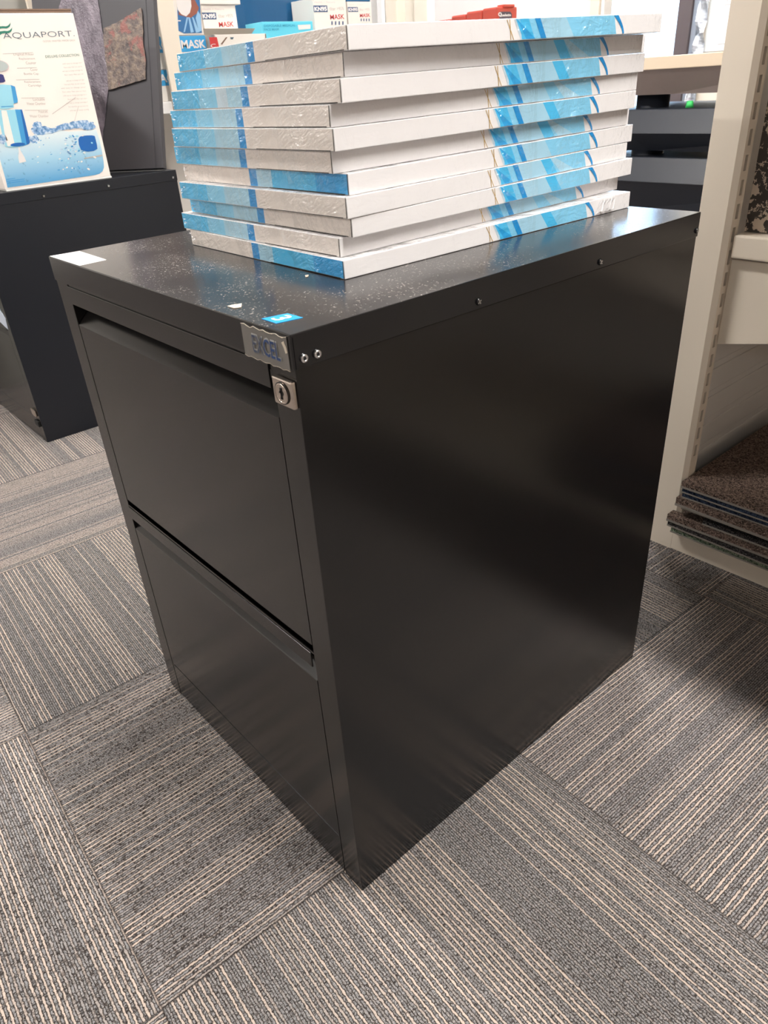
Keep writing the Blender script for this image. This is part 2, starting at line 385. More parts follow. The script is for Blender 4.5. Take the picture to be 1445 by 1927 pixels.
# ------------------------------------------------------------------ room shell
X0, X1, Y0, Y1, ZC = -4.3, 3.2, -5.0, 3.6, 2.75
def floor():
    b = MB(); a = -0.0483; u = Vector((math.cos(a), math.sin(a), 0)); v = Vector((-math.sin(a), math.cos(a), 0)); P = Vector((-.5424, -.2083, 0))
    us = [-.9066 - .5 * k for k in range(7, 0, -1)] + [-.9066, -.4819, 0, .497] + [.497 + .5 * k for k in range(1, 8)]
    vs = [-.5 * k for k in range(11, 0, -1)] + [0, .5203, 1.0144] + [1.0144 + .5 * k for k in range(1, 8)]
    iu0 = us.index(0); iv0 = vs.index(0)
    bm = b.bm; l1 = bm.loops.layers.uv.new('yarn'); l2 = bm.loops.layers.uv.new('tile'); mi = b.mi(M_carpet)
    rr = random.Random(3)
    for i in range(len(us) - 1):
        for j in range(len(vs) - 1):
            p = [P + u * us[i] + v * vs[j], P + u * us[i + 1] + v * vs[j], P + u * us[i + 1] + v * vs[j + 1], P + u * us[i] + v * vs[j + 1]]
            f = b.face(p, M_carpet)
            along_v = ((i - iu0) + (j - iv0)) % 2 == 0
            ox, oy = rr.uniform(0, 40), rr.uniform(0, 40)
            uv = [(us[i], vs[j]), (us[i + 1], vs[j]), (us[i + 1], vs[j + 1]), (us[i], vs[j + 1])]
            for lp, q, t in zip(f.loops, uv, ((0, 0), (1, 0), (1, 1), (0, 1))):
                lp[l1].uv = (q[1] + ox, q[0] + oy) if along_v else (q[0] + ox, q[1] + oy)
                lp[l2].uv = t
    o = b.build('floor', origin=(0, 0, 0)); tag(o, kind='structure')
floor()
def slab(name, *a, m=M_wall):
    b = MB(); b.box(*a, m); return tag(b.build(name), kind='structure')
slab('ceiling', X0 - .1, X1 + .1, Y0 - .1, Y1 + .1, ZC, ZC + .1, m=M_ceil)
M_diml = simple('light_taupe_wall_paint', srgb(228, 224, 218), .8)
slab('wall_left', X0 - .1, X0, Y0 - .1, Y1 + .1, 0, ZC, m=M_diml)
M_dim = simple('taupe_wall_paint', srgb(150, 140, 132), .8)
slab('wall_right', X1, X1 + .1, Y0 - .1, Y1 + .1, 0, ZC, m=M_dim)
slab('wall_front', X0, X1, Y0 - .1, Y0, 0, ZC, m=M_dim)
# back wall with a window opening
wxL = aty(1120, 10, Y1).x - .35; wxR = aty(1327, 20, Y1).x; wz0, wz1 = .35, 2.2
b = MB()
b.box(X0, wxL, Y1, Y1 + .12, 0, ZC, M_wall); b.box(wxR, X1, Y1, Y1 + .12, 0, ZC, M_door)
b.box(wxL, wxR, Y1, Y1 + .12, 0, wz0, M_wall); b.box(wxL, wxR, Y1, Y1 + .12, wz1, ZC, M_wall)
tag(b.build('wall_back'), kind='structure')
win = bpy.data.objects.new('window_1', None); win.location = ((wxL + wxR) / 2, Y1, wz0); COL.objects.link(win); wloc['window_1'] = Vector(win.location); tag(win, kind='structure')
xm0 = aty(1280, 0, Y1 - .02).x; xm1 = aty(1306, 0, Y1 - .02).x; xm2 = aty(1327, 0, Y1 - .02).x
b = MB(); b.box(wxL, xm0, Y1 + .04, Y1 + .05, wz0, wz1, M_frost); b.build('pane', win)
b = MB(); b.box(xm0, xm1, Y1 - .03, Y1 + .09, wz0, wz1, M_frame, .004); b.box(xm1, xm1 + (xm2 - xm1) * .45, Y1 - .015, Y1 + .09, wz0, wz1, M_framel, .003)
b.box(wxL, xm0, Y1 + .02, Y1 + .08, wz0, wz0 + .05, M_frame); b.box(wxL, xm0, Y1 + .02, Y1 + .08, wz1 - .05, wz1, M_frame)
b.build('window_frame', win)
# crumpled foil strip beside the frame
b = MB(); rr = random.Random(5)
for k in range(40):
    z = wz0 + (wz1 - wz0) * k / 40; z2 = wz0 + (wz1 - wz0) * (k + 1) / 40
    xa = xm1 + (xm2 - xm1) * .45; xb = xm2 + .02
    n = 4
    for q in range(n):
        xs0 = xa + (xb - xa) * q / n; xs1 = xa + (xb - xa) * (q + 1) / n
        rnd = lambda a_, z__: .012 * math.sin(a_ * 913.1 + z__ * 217.3) + .008 * math.sin(a_ * 411 - z__ * 97)
        b.face([(xs0, Y1 - .02 + rnd(xs0, z), z), (xs1, Y1 - .02 + rnd(xs1, z), z), (xs1, Y1 - .02 + rnd(xs1, z2), z2), (xs0, Y1 - .02 + rnd(xs0, z2), z2)], M_foil)
fo = b.build('foil_strip', win); fo['label'] = 'crumpled silver foil strip beside the brown frame'
# cream door far left of the window
dxa = aty(725, 20, Y1 - .05).x; dxb = aty(802, 20, Y1 - .05).x
d = bpy.data.objects.new('door_1', None); d.location = ((dxa + dxb) / 2, Y1 - .05, 0); COL.objects.link(d); wloc['door_1'] = Vector(d.location); tag(d, kind='structure')
b = MB(); b.box(dxa, dxa + (dxb - dxa) * .74, Y1 - .05, Y1 - .005, 0, 2.1, M_door, .003); b.build('door_leaf', d)
b = MB(); b.box(dxa + (dxb - dxa) * .76, dxb + .03, Y1 - .07, Y1 - .005, 0, 2.15, M_door, .004); b.box(dxa - .06, dxa - .01, Y1 - .07, Y1 - .005, 0, 2.15, M_white, .004); b.build('door_frame', d)

# ------------------------------------------------------------------ filing cabinet
def cabinet(name, x0, x1, y0, y1, H, label, detail=True, mats=(M_body, M_lid, M_lidside, M_front)):
    mb_, ml, ms, mf = mats
    r = root(name, ((x0 + x1) / 2, (y0 + y1) / 2, 0), label, 'filing cabinet')
    k = H / .6617; W = x1 - x0; st = .031; stl = .0325
    zt = H - .0264
    b = MB()
    b.box(x1 - .0012, x1, y0, y1, 0, zt + .002, mb_, .0005)          # right side sheet
    b.box(x0, x0 + .0012, y0, y1, 0, zt + .002, mb_, .0005)
    b.box(x0, x1, y1 - .0012, y1, 0, zt + .002, mb_, .0004)
    b.box(x1 - st, x1 - .0002, y0, y0 + .018, 0, zt + .001, mf, .0006)     # front stiles
    b.box(x0 + .0002, x0 + stl, y0, y0 + .018, .001, zt + .001, mf, .0006)
    b.box(x0 + stl, x1 - st, y0 + .022, y0 + .024, 0.002, zt, M_dark)    # dark inner shell behind gaps
    b.build('body', r)
    b = MB()
    b.hexa([(x0 - .001, y0 - .0013, H - .0264), (x1 + .001, y0 - .0013, H - .0264), (x1 + .001, y1 + .0013, H - .0264), (x0 - .001, y1 + .0013, H - .0264),
            (x0 - .001, y0 - .0013, H), (x1 + .001, y0 - .0013, H), (x1 + .001, y1 + .0013, H), (x0 - .001, y1 + .0013, H)], ms, .0009)
    for f in b.bm.faces:
        f.normal_update()
        if f.normal.z > .8: f.material_index = b.mi(ml)
    b.box(x0 + .0012, x1 - .0012, y0 + .001, y1 - .001, H - .034, H - .0262, mb_)
    b.build('lid', r)
    # corner fold of the lid skirt and drawers
    xa, xb = x0 + .034, x1 - .0325
    for di, (zb, zs, zl, zt2) in enumerate(((.3555, .5885, .6125, .6325), (.004, .3095, .3255, .3435))):
        zb, zs, zl, zt2 = zb * k, zs * k, zl * k, zt2 * k
        b = MB(); yf = y0 + .0003; dp = .020
        prof = [(yf, zb), (yf, zs), (yf + .0008, zs + .0009), (y0 + dp, zs + .019), (y0 + dp, zt2), (y0 + .0215, zt2), (y0 + .0215, zb)]
        b.prism([(xa, y, z) for y, z in prof], (xb - xa, 0, 0), mf)
        b.build('drawer', r); 
        dr = COL.objects[-1] if False else [o for o in COL.objects if o.parent == r and o.name.startswith('drawer')][-1]
        b = MB()
        if di == 0: b.box(xa - .003, xb - .004, y0 - .0004, y0 + .0012, zl, zt2, mf, .0005)
        else: b.box(xa - .003, xb - .004, y0 - .0004, y0 + .0012, zl, zt2, mf, .0005)
        b.box(xa, xb - .004, y0 + .0005, y0 + .0205, zt2 - .0016, zt2, mf)
        b.build('handle', dr)
        if di == 1:
            pass
    if detail:
        b = MB(); b.box(x0 + stl, x1 - st, y0 + .0002, y0 + .0012, .3448 * k, .3468 * k, mf)
        b.build('rail', r)
        b = MB(); b.box(x0 + .038, x1 - .034, y0 - .0001, y0 + .0004, .0668 * k, .0672 * k, mb_); b.build('kick_seam', r)
    return r
cab = cabinet('filing_cabinet', -.4759, 0, 0, .5623, .6617, 'black two-drawer steel filing cabinet carrying the stack of blue and white cartons')
def rivet(par, p, rad=.0031, head=M_steel):
    b = MB(); p = Vector(p)
    b.cyl(p + Vector((.0004, 0, 0)), (1, 0, 0), rad * 1.15, .0014, M_body, 20)
    b.ring(p + Vector((.0016, 0, 0)), (1, 0, 0), rad * .72, rad * .34, head, 20, 8)
    b.cyl(p + Vector((.0012, 0, 0)), (1, 0, 0), rad * .45, .0016, M_dark, 16)
    o = b.build('rivet', par); o['label'] = 'bright ringed rivet'; return o
def screw(par, p, rad=.0032, ax=(1, 0, 0)):
    b = MB(); p = Vector(p)
    b.cyl(p + Vector((.0010, 0, 0)), ax, rad, .0016, M_lidside, 20, r2=rad * .75)
    for a in (.6, .6 + math.pi / 2):
        d = Vector((0, math.cos(a), math.sin(a))); e = Vector((0, -math.sin(a), math.cos(a)))
        q = p + Vector((.0020, 0, 0)); b.face([q + d * rad * .7 + e * rad * .16, q - d * rad * .7 + e * rad * .16, q - d * rad * .7 - e * rad * .16, q + d * rad * .7 - e * rad * .16], M_steel)
    b.build('screw', par)
for y in (.0074, .0194): rivet(cab, (.001, y, .6427))
for y in (.1935, .372, .5585): screw(cab, (.001, y, .6424))
# corner gusset plate with folded diagonal
b = MB(); b.prism([(.0011, .0003, .6358), (.0011, .0135, .6358), (.0011, .0135, .650), (.0011, .0003, .6595)], (.0004, 0, 0), M_lidside); b.build('corner_tab', cab)
# lock
b = MB(); lx0, lx1, lz0, lz1 = -.0270, -.0012, .6050, .6265
b.box(lx0, lx1, -.0045, .0, lz0, lz1, M_chrome, .0013)
lk = b.build('lock', cab); lk['label'] = 'shiny nickel cam lock'
b = MB(); cx, cz = -.0143, .6155
b.cyl((cx, -.0049, cz), (0, 1, 0), .0083, .0014, M_chrome, 40); b.ring((cx, -.0052, cz), (0, 1, 0), .0084, .0005, M_dark, 40, 6); b.ring((cx, -.0055, cz), (0, 1, 0), .0072, .0004, M_chrome, 40, 6)
b.box(cx - .0011, cx + .0011, -.0061, -.0052, cz - .0045, cz + .0045, M_dark); b.cyl((cx, -.0058, cz), (0, 1, 0), .0024, .0006, M_dark, 16)
b.box(cx - .0017, cx - .0002, -.0063, -.0055, cz - .0030, cz + .0005, M_chrome)
b.build('keyhole', lk)
# name plate on the lid skirt: EXCEL
b = MB(); rr = random.Random(2)
top = [(-.0640 + .0604 * k / 14, -.0020, .6590 + .0007 * math.sin(k * 1.9) - (.0008 if k in (3, 8) else 0)) for k in range(15)]
bot = [(-.0036 - .0610 * k / 14, -.0020, .6338 + .0006 * math.sin(k * 2.3)) for k in range(15)]
b.prism(top + bot, (0, .0006, 0), P_plate)
for q in range(14): b.prism([top[q], top[q + 1], (top[q + 1][0], -.0021, top[q + 1][2] - .0003 - .0004 * (q % 3 == 0)), (top[q][0], -.0021, top[q][2] - .0003)], (0, -.0002, 0), P_plateedge)
for q in range(14): b.prism([bot[q], bot[q + 1], (bot[q + 1][0], -.0021, bot[q + 1][2] + .0003), (bot[q][0], -.0021, bot[q][2] + .0003)], (0, -.0002, 0), P_plateedge)
b.prism([(-.0100, -.0021, .6545), (-.0068, -.0021, .6560), (-.0045, -.0021, .6515), (-.0040, -.0021, .6478), (-.0062, -.0021, .6470), (-.0078, -.0021, .6512)], (0, -.0003, 0), P_plateedge)
b.text('EXCEL', (-.0502, -.0021, .6396), (1, 0, 0), (0, 0, 1), .0375, .0146, P_shade, .0002, .02)
b.text('EX', (-.0496, -.0021, .6396), (1, 0, 0), (0, 0, 1), .0142, .0134, flat('slate_foil_ink', (50, 64, 92)), .0008, .0)
b.text('CEL', (-.0345, -.0021, .6396), (1, 0, 0), (0, 0, 1), .0214, .0134, P_plateink, .0008, .01)
np_ = b.build('name_plate', cab); np_['label'] = 'scuffed clear plate with blue letters EXCEL'
# stickers on top
b = MB(); H = .6617
q = [(-.0509, .0088), (-.0307, .0087), (-.0268, .0301), (-.0463, .0297)]
b.prism([(x, y, H) for x, y in q], (0, 0, .0003), P_blueSt)
b.text('3', (-.0445, .0120, H + .0003), (1, -.02, 0), (.14, 1, 0), .0095, .0150, P_maskw, .0002, .015)
st_ = b.build('sticker', cab); st_['label'] = 'bright blue sticker with white figure 3'
b = MB(); q = [(-.4745, -.0002), (-.3874, .0002), (-.3905, .0309), (-.4702, .0327)]
b.prism([(x, y, H) for x, y in q], (0, 0, .0003), M_paper)
for k in range(4): b.box(-.437, -.418, .012 + .003 * k, .0135 + .003 * k, H + .0003, H + .0004, P_grey)
pl = b.build('paper_label', cab); pl['label'] = 'white paper label on the left front corner of the lid'
# scraps lying on the lid
def scrap(pts, h, label):
    b = MB(); n = len(pts); c = sum((Vector(p) for p in pts), Vector()) / n
    b.prism([(*p[:2], H + .0002) for p in pts], (0, 0, .0004), P_plateedge)
    b.face([(pts[0][0], pts[0][1], H + .0006), (pts[1][0], pts[1][1], H + .0006), (c.x, c.y, H + h)], P_plateedge)
    b.face([(pts[-1][0], pts[-1][1], H + .0006), (pts[0][0], pts[0][1], H + .0006), (c.x, c.y, H + h)], P_plateedge)
    tag(b.build('paper_scrap'), label, 'scrap')
s0 = atz(428, 577, H); s1 = atz(444, 574, H); s2 = atz(455, 572, H); s3 = atz(454, 579, H); s4 = atz(440, 581, H)
scrap([tuple(s) for s in (s0, s1, s2, s3, s4)], .002, 'larger torn cream paper scrap near the front edge of the cabinet lid')
s0 = atz(574, 519, H); s1 = atz(581, 518, H); s2 = atz(580, 521, H); s3 = atz(575, 522, H)
scrap([tuple(s) for s in (s0, s1, s2, s3)], .001, 'tiny cream scrap close to the bottom carton on the cabinet lid')

# ------------------------------------------------------------------ the stack of flat cartons
G = [[[-0.0887,0.1436,0.8489],[-0.3751,0.1491,0.8463],[-0.0803,0.5732,0.854],[-0.3668,0.5788,0.8515],[-0.0887,0.1436,0.8322],[-0.3751,0.1491,0.8304],[-0.0803,0.5732,0.8367],[-0.3668,0.5788,0.835]],
[[-0.102,0.1488,0.832],[-0.3885,0.1493,0.8302],[-0.1013,0.5786,0.8365],[-0.3878,0.579,0.8347],[-0.102,0.1488,0.8145],[-0.3885,0.1493,0.814],[-0.1013,0.5786,0.8189],[-0.3878,0.579,0.8183]],
[[-0.0932,0.1368,0.8142],[-0.3797,0.1375,0.8137],[-0.0921,0.5665,0.8186],[-0.3786,0.5672,0.818],[-0.0932,0.1368,0.7969],[-0.3797,0.1375,0.7965],[-0.0921,0.5665,0.8009],[-0.3786,0.5672,0.8005]],
[[-0.1048,0.1324,0.7966],[-0.3913,0.1383,0.7963],[-0.0959,0.562,0.8007],[-0.3824,0.568,0.8003],[-0.1048,0.1324,0.7801],[-0.3913,0.1383,0.7801],[-0.0959,0.562,0.7837],[-0.3824,0.568,0.7836]],
[[-0.0991,0.13,0.7799],[-0.3855,0.1331,0.7798],[-0.0944,0.5597,0.7834],[-0.3809,0.5628,0.7834],[-0.0991,0.13,0.7626],[-0.3855,0.1331,0.7622],[-0.0944,0.5597,0.7659],[-0.3809,0.5628,0.7655]],
[[-0.1081,0.1329,0.7624],[-0.3946,0.1364,0.7621],[-0.1028,0.5626,0.7657],[-0.3893,0.5661,0.7654],[-0.1081,0.1329,0.7453],[-0.3946,0.1364,0.7449],[-0.1028,0.5626,0.749],[-0.3893,0.5661,0.7486]],
[[-0.0975,0.14,0.7452],[-0.384,0.1381,0.7447],[-0.1004,0.5697,0.7488],[-0.3869,0.5678,0.7484],[-0.0975,0.14,0.7282],[-0.384,0.1381,0.7287],[-0.1004,0.5697,0.7311],[-0.3869,0.5678,0.7315]],
[[-0.0931,0.1327,0.728],[-0.3796,0.1276,0.7284],[-0.1008,0.5624,0.7308],[-0.3872,0.5573,0.7313],[-0.0931,0.1327,0.7107],[-0.3796,0.1276,0.7112],[-0.1008,0.5624,0.7142],[-0.3872,0.5573,0.7147]],
[[-0.0944,0.1377,0.7105],[-0.3809,0.1371,0.7111],[-0.0953,0.5675,0.714],[-0.3818,0.5669,0.7146],[-0.0944,0.1377,0.6946],[-0.3809,0.1371,0.6958],[-0.0953,0.5675,0.6962],[-0.3818,0.5669,0.6974]],
[[-0.1053,0.131,0.6944],[-0.3918,0.1294,0.6956],[-0.1077,0.5607,0.696],[-0.3942,0.5591,0.6972],[-0.1053,0.131,0.6782],[-0.3918,0.1294,0.6787],[-0.1077,0.5607,0.6799],[-0.3942,0.5591,0.6803]],
[[-0.0935,0.1244,0.678],[-0.3799,0.13,0.6785],[-0.0851,0.5541,0.6796],[-0.3716,0.5596,0.6801],[-0.0935,0.1244,0.662],[-0.3799,0.13,0.662],[-0.0851,0.5541,0.662],[-0.3716,0.5596,0.662]]]
stack_words = ['topmost of the stack, overhanging at the far end', 'second from the top of the stack', 'third from the top of the stack', 'fourth from the top of the stack',
 'fifth from the top of the stack', 'sixth from the top, above the turned carton', 'seventh down, blue at the near corner', 'eighth from the top, below the turned carton',
 'third from the bottom of the stack', 'second from the bottom of the stack', 'bottom of the stack, torn film at the far end']
for i, g in enumerate(G):
    g = [Vector(p) for p in g]; tc, tl, tr, to, bc, bl, br, bo = g
    b = MB(); e = .0009
    # card body, inset slightly so that the printed skin sits on it
    b.hexa([bl, bc, br, bo, tl, tc, tr, to], K_white, .0007)
    nr = ((tr - tc).cross(tc - bc)).normalized(); nr = nr if nr.x > 0 else -nr
    nf = ((tl - tc).cross(tc - bc)).normalized(); nf = nf if nf.y < 0 else -nf
    def side(s, t, off=.0002): return (bc.lerp(br, s)).lerp(tc.lerp(tr, s), t) + nr * off
    def end(s, t, off=.0002): return (bc.lerp(bl, s)).lerp(tc.lerp(tl, s), t) + nf * off
    T0, T1 = .035, .965
    def poly(fn, pts, m, off=.0002): b.face([fn(s, min(max(t, T0), T1), off) for s, t in pts], m)
    def skew(sa1, sb1, sa0, sb0, m, off=.0002, n=1):
        poly(side, [(sa0, 0), (sb0, 0), (sb1, 1), (sa1, 1)], m, off)
    skew(.444, .462, .466, .485, K_pale, .00018)
    skew(.449, .510, .474, .533, K_lb2, .0002)
    poly(side, [(.484, 0), (.514, 0), (.452, 1)], K_mb2, .00028); poly(side, [(.474, 0), (.484, 0), (.452, 1), (.449, 1)], K_mb, .00028)
    skew(.462, .490, .470, .512, K_mb, .00024)
    skew(.510, .617, .533, .648, K_lb, .0002); skew(.617, .655, .648, .687, K_mb if i % 3 else K_lb2, .0002)
    
    skew(.655, .797, .687, .810, K_lb2, .0002)
    poly(side, [(.700, 0), (.760, 0), (.672, 1), (.655, 1)], K_lb, .00024) if i % 2 else None
    skew(.510, .528, .533, .551, K_db, .00032)
    n = 8
    for k in range(n):
        t0, t1 = k / n, (k + 1) / n
        fa = lambda t: .8395 - .0405 * t ** 1.5 - .0045; fb = lambda t: .8410 - .0285 * t ** 1.6
        b.face([side(fa(t0), T0 + (T1 - T0) * t0, .0003), side(fb(t0), T0 + (T1 - T0) * t0, .0003), side(fb(t1), T0 + (T1 - T0) * t1, .0003), side(fa(t1), T0 + (T1 - T0) * t1, .0003)], K_db)
    w = .0009
    skew(.420, .420 + w * 2, .443, .443 + w * 2, K_gold, .0003); skew(.429, .429 + w * 2, .434, .434 + w * 2, K_gold, .0003)
    fl = i in (6, 10)
    segs = [(.0, .478, K_end), (.478, .521, K_db), (.521, .61, K_lb), (.61, .68, K_pale if i % 4 == 2 else K_lb), (.68, .80, K_lb2), (.80, 1., K_mb)]
    if fl: segs = [(.0, .16, K_mb2), (.16, .40, K_mb), (.40, .49, K_lb), (.49, .535, K_db), (.535, 1., K_end)]
    for k, (a, c, m) in enumerate(segs):
        sk = 0 if m in (K_end, K_db) else .02
        b.face([end(min(a, .998) if a else .002, T0), end(min(c, .997), T0), end(min(c, .997), T1), end(a if a else .002, T1)], m)
    # dark seam lines at the near corner and along the foot of the end
    b.face([end(.002, T0, .0003), end(.0055, T0, .0003), end(.0045, T1, .0003), end(.002, T1, .0003)], K_seam)
    b.face([end(.02, .018, .0003), end(.42, .018, .0003), end(.42, .05, .0003), end(.02, .06, .0003)], K_seam)
    # bunched clear film at the far left corner of the end
    rr = random.Random(20 + i)
    for k in range(4):
        s = .955 + rr.random() * .03; t = rr.uniform(.2, .8); a_ = end(s, t, .0006); dz = Vector((rr.uniform(-.004, .004), rr.uniform(-.003, .0), rr.uniform(-.003, .003)))
        b.face([a_, a_ + Vector((-.003, -.0005, .0008)) + dz * .3, a_ + Vector((-.0012, -.0010, -.0010)) + dz * .2], K_pale if not fl else K_white)
    if i == 10:
        for k in range(16):   # wad of torn film at the far end
            s = .845 + k * .0042; t0 = .10 + .30 * ((k * 7) % 5) / 5; off = .002 + .0025 * ((k * 3) % 4) / 4
            b.face([side(s, t0, .0004), side(s + .010, t0 + .10, off), side(s + .022, .95, .0005), side(s + .012, .86, off)], K_white)
    o = b.build('carton')
    tag(o, ('flat white carton with blue print, ' + stack_words[i]), 'carton', 'flat white and blue cartons stacked on the filing cabinet')

# ------------------------------------------------------------------ second cabinet, carton and leaning panel
H2 = .632; CX = -1.603
cab2 = cabinet('filing_cabinet', CX - .44, CX, .2, .737, H2, 'dark filing cabinet at the left under the water filter carton', True, (M_rearcab, M_rearcab, M_rearcab, M_front))
for px, py in ((82, 369), (204, 350), (325, 334)):
    p = atx(px, py, CX); screw(cab2, (CX + .0005, min(p.y, .73), p.z), .0042)
b = MB(); b.box(CX - .040, CX - .012, .194, .200, .075, .095, M_chrome, .002); b.box(CX - .04, CX - .012, .1945, .2, .045, .06, M_dark); l2 = b.build('catch', cab2); l2['label'] = 'small bright catch at the foot of the front'
b = MB(); b.prism([(CX - .10, .1990, .33), (CX - .02, .1990, .315), (CX - .012, .1990, .345), (CX - .06, .1990, .38), (CX - .12, .1990, .375)], (0, .0008, 0), flat('pale_blue_tag', (196, 206, 222))); b.build('tag', cab2)

BX = CX - .012
def af(px, py, off=.0): p = atx(px, py, BX); return Vector((BX + off, p.y, p.z))
pl_b = af(12, 363); pr_b = af(208, 329); zb = H2 + .0005
yl, yr = pl_b.y, pr_b.y; ztp = af(137, 25).z
CD = .20
b = MB(); b.box(BX - CD, BX, yl, yr, zb + .004, ztp, P_box, .0012)
b.box(BX - CD, BX, yl + .002, yr + .002, zb, zb + .004, M_paper, .0006)
for k in range(3): b.box(BX - CD + .005 + .01 * k, BX - .004, yl + .003, yr - .003 + .001 * k, ztp - .002 + .004 * k, ztp + .0012 + .004 * k, P_brown if k else P_box)
o_ = .0006
def dec(pts, m, off=o_): b.face([af(x, y, off) for x, y in pts][::-1], m)
def ltxt(t, x0, y0, x1, y1, h, m, bold=0.):
    """text with baseline from (x0,y0) to (x1,y1) and cap height h (pixels)"""
    a = af(x0, y0); c = af(x1, y1); u = c - a; hh = (af(x0, y0 - h) - a).length
    b.text(t, a, u, (0, 0, 1), u.length, hh, m, .0007, bold)
def blob(cx, cy, rx, ry, m, off=o_, rot=0., n=24, seed=None):
    rr = random.Random(seed); pts = []
    for k in range(n):
        a = 2 * math.pi * k / n; q = 1 + (rr.uniform(-.15, .15) if seed is not None else 0)
        x = rx * math.cos(a) * q; y = ry * math.sin(a) * q
        pts.append((cx + x * math.cos(rot) - y * math.sin(rot), cy + x * math.sin(rot) + y * math.cos(rot)))
    dec(pts, m, off)
ltxt('AQUAPORT.', 7, 75, 141, 70, 12.5, P_ink, -.012)
ltxt('GOOD WATER MADE EASY', 81, 79.5, 142, 77.5, 3.5, P_grey)
ltxt('DELUXE COLLECTION', 86, 109, 149, 105.5, 4.5, P_green, 0.)
for (x, y, s) in ((1, 0, 0), (4, 9, 0)):   # two green waves
    up = [(-12 + x, 53 + y), (-4 + x, 50 + y), (4 + x, 49 + y), (10 + x, 49.5 + y), (14 + x, 48 + y), (17 + x, 45 + y), (18.5 + x, 42 + y)]
    dn = [(18.5 + x, 47 + y), (17 + x, 50.5 + y), (12 + x, 53.5 + y), (5 + x, 53.5 + y), (0 + x, 54 + y), (-4 + x, 57 + y), (-7 + x, 61 + y)]
    up = [(max(p[0], -6 + x), p[1]) for p in up]; dec(up + dn, P_green)
rows = [('Digital Filter', 103), ('Replacement', 111), ('Counter', 118.5), ('Cover', 131), ('Bottle Cap', 139.5), ('Replacement', 154.5), ('Cartridge', 161.5), ('Lockable', 187), ('Water Chamber', 195), ('Faucet', 210), ('Water Chamber', 218.5)]
for t, y in rows:
    xr = 64 + (y - 100) * .235; wd = len(t) * 2.75; ltxt(t, xr - wd, y + 2.6, xr, y + 2.2, 5, P_grey)
rr = random.Random(4)
for k in range(13):
    y = 119 + k * 7.0 + (4 if k > 3 else 0); xr = 155 + (y - 119) * .15; wd = rr.uniform(34, 48)
    ltxt(('Pure water filter you can trust every day' if k % 2 else 'with easy to change cartridges for the home')[:24 + (k * 5) % 14], xr - wd, y + 3.2, xr - 1, y + .8, 3.2, P_grey)
def rule(x0, y0, x1, y1): dec([(x0, y0), (x1, y1), (x1, y1 + .8), (x0, y0 + .8)], P_grey)
rule(5, 101, 62, 98.5); rule(32, 128, 69, 127); rule(30, 150, 74, 149); rule(40, 184, 84, 183.5); rule(46, 207, 90, 207)
# water area with rounded lower right corner
wat = [(14, 353), (10, 336), (-4, 286), (-8, 262), (20, 262), (60, 256), (80, 246), (100, 243), (130, 248), (160, 246), (181, 243), (187, 262), (192, 285), (195, 305), (195.5, 315), (193, 322), (187, 327), (178, 329.5), (120, 338), (60, 347)]
dec(wat, M_water)
for q_, (cx, cy, rx, ry, s) in enumerate(((62, 262, 11, 7, 1), (76, 245, 17, 9, 2), (70, 235, 9, 6, 3), (95, 246, 16, 5, 4), (124, 238, 20, 6, 5), (148, 234, 26, 7, 6), (166, 239, 15, 6, 7), (4, 262, 9, 9, 8))): blob(cx, cy, rx, ry, M_splash, .0008 + .0001 * q_, -.1, 26, s)
rr = random.Random(9)
for k in range(60):
    blob(rr.gauss(138, 16), rr.uniform(254, 325), rr.uniform(1.2, 3.2), rr.uniform(.8, 1.8), (M_splash, P_lblue, P_box, P_blue)[k % 4], .0016 + .00002 * k, rr.uniform(-.6, .6), 8)
for k in range(16): blob(rr.uniform(60, 120), rr.uniform(255, 320), rr.uniform(.8, 2.2), rr.uniform(.6, 1.1), (P_blue, P_box)[k % 2], .0012, -.3, 8)
# filter cartridge picture
blob(-3, 124, 20, 11, P_pinkg, .0012, .15); blob(-4, 123.5, 19, 10, flat('silver_grey_ink', (176, 186, 184)), .0014, .15)
dec([(-8, 140), (2, 139.5), (6, 141), (8, 147), (10, 153), (6, 155), (-8, 156)], P_navy, .0012)
dec([(-8, 160), (4, 159), (20, 160), (28, 163), (30, 175), (33, 188), (33, 193), (20, 196), (-5, 197)], P_lblue, .0012); dec([(20, 160), (28, 163), (33, 188), (33, 193), (26, 195)], P_blue, .0014)
dec([(-2, 197), (25, 195), (26, 202), (14, 205), (0, 205)], P_lblue, .0012); dec([(2, 200), (24, 199), (24, 200.5), (2, 202)], P_blue, .0014)
dec([(-4, 207), (41, 206), (47, 228), (52, 250), (56, 268), (54, 271), (40, 276), (24, 278), (10, 276), (4, 254), (-1, 230)], P_lblue, .0012)
dec([(28, 206), (41, 206), (47, 228), (52, 250), (56, 268), (54, 271), (42, 275)], P_blue, .0014); dec([(38, 206), (41, 206), (56, 268), (54, 271), (50, 272)], P_dblue, .0016)
dec([(2, 208), (12, 208), (28, 274), (14, 275), (8, 250)], P_box, .0015)
blob(33, 272, 14, 3.5, P_dblue, .0017, -.08)
dec([(34, 277), (37, 277), (38, 283), (46, 296), (49, 304), (36, 307), (34, 296), (35, 284)], P_maskw, .0014)
dec([(147, 262), (150, 257), (160, 255), (172, 254.5), (178, 256), (182, 272), (183, 280), (176, 284), (164, 285.5), (152, 282), (148, 272)], P_dblue, .0014)
dec([(158, 297), (192, 291), (192.5, 293.5), (158, 299)], P_grey, .0013)
for k in range(3): dec([(12 + k, 337 + 3.6 * k), (28 + 18 * (k > 0), 334.8 + 3.6 * k - (2.4 if k else 0)), (28 + 18 * (k > 0), 336 + 3.6 * k - (2.4 if k else 0)), (12 + k, 338.3 + 3.6 * k)], P_blue, .0012)
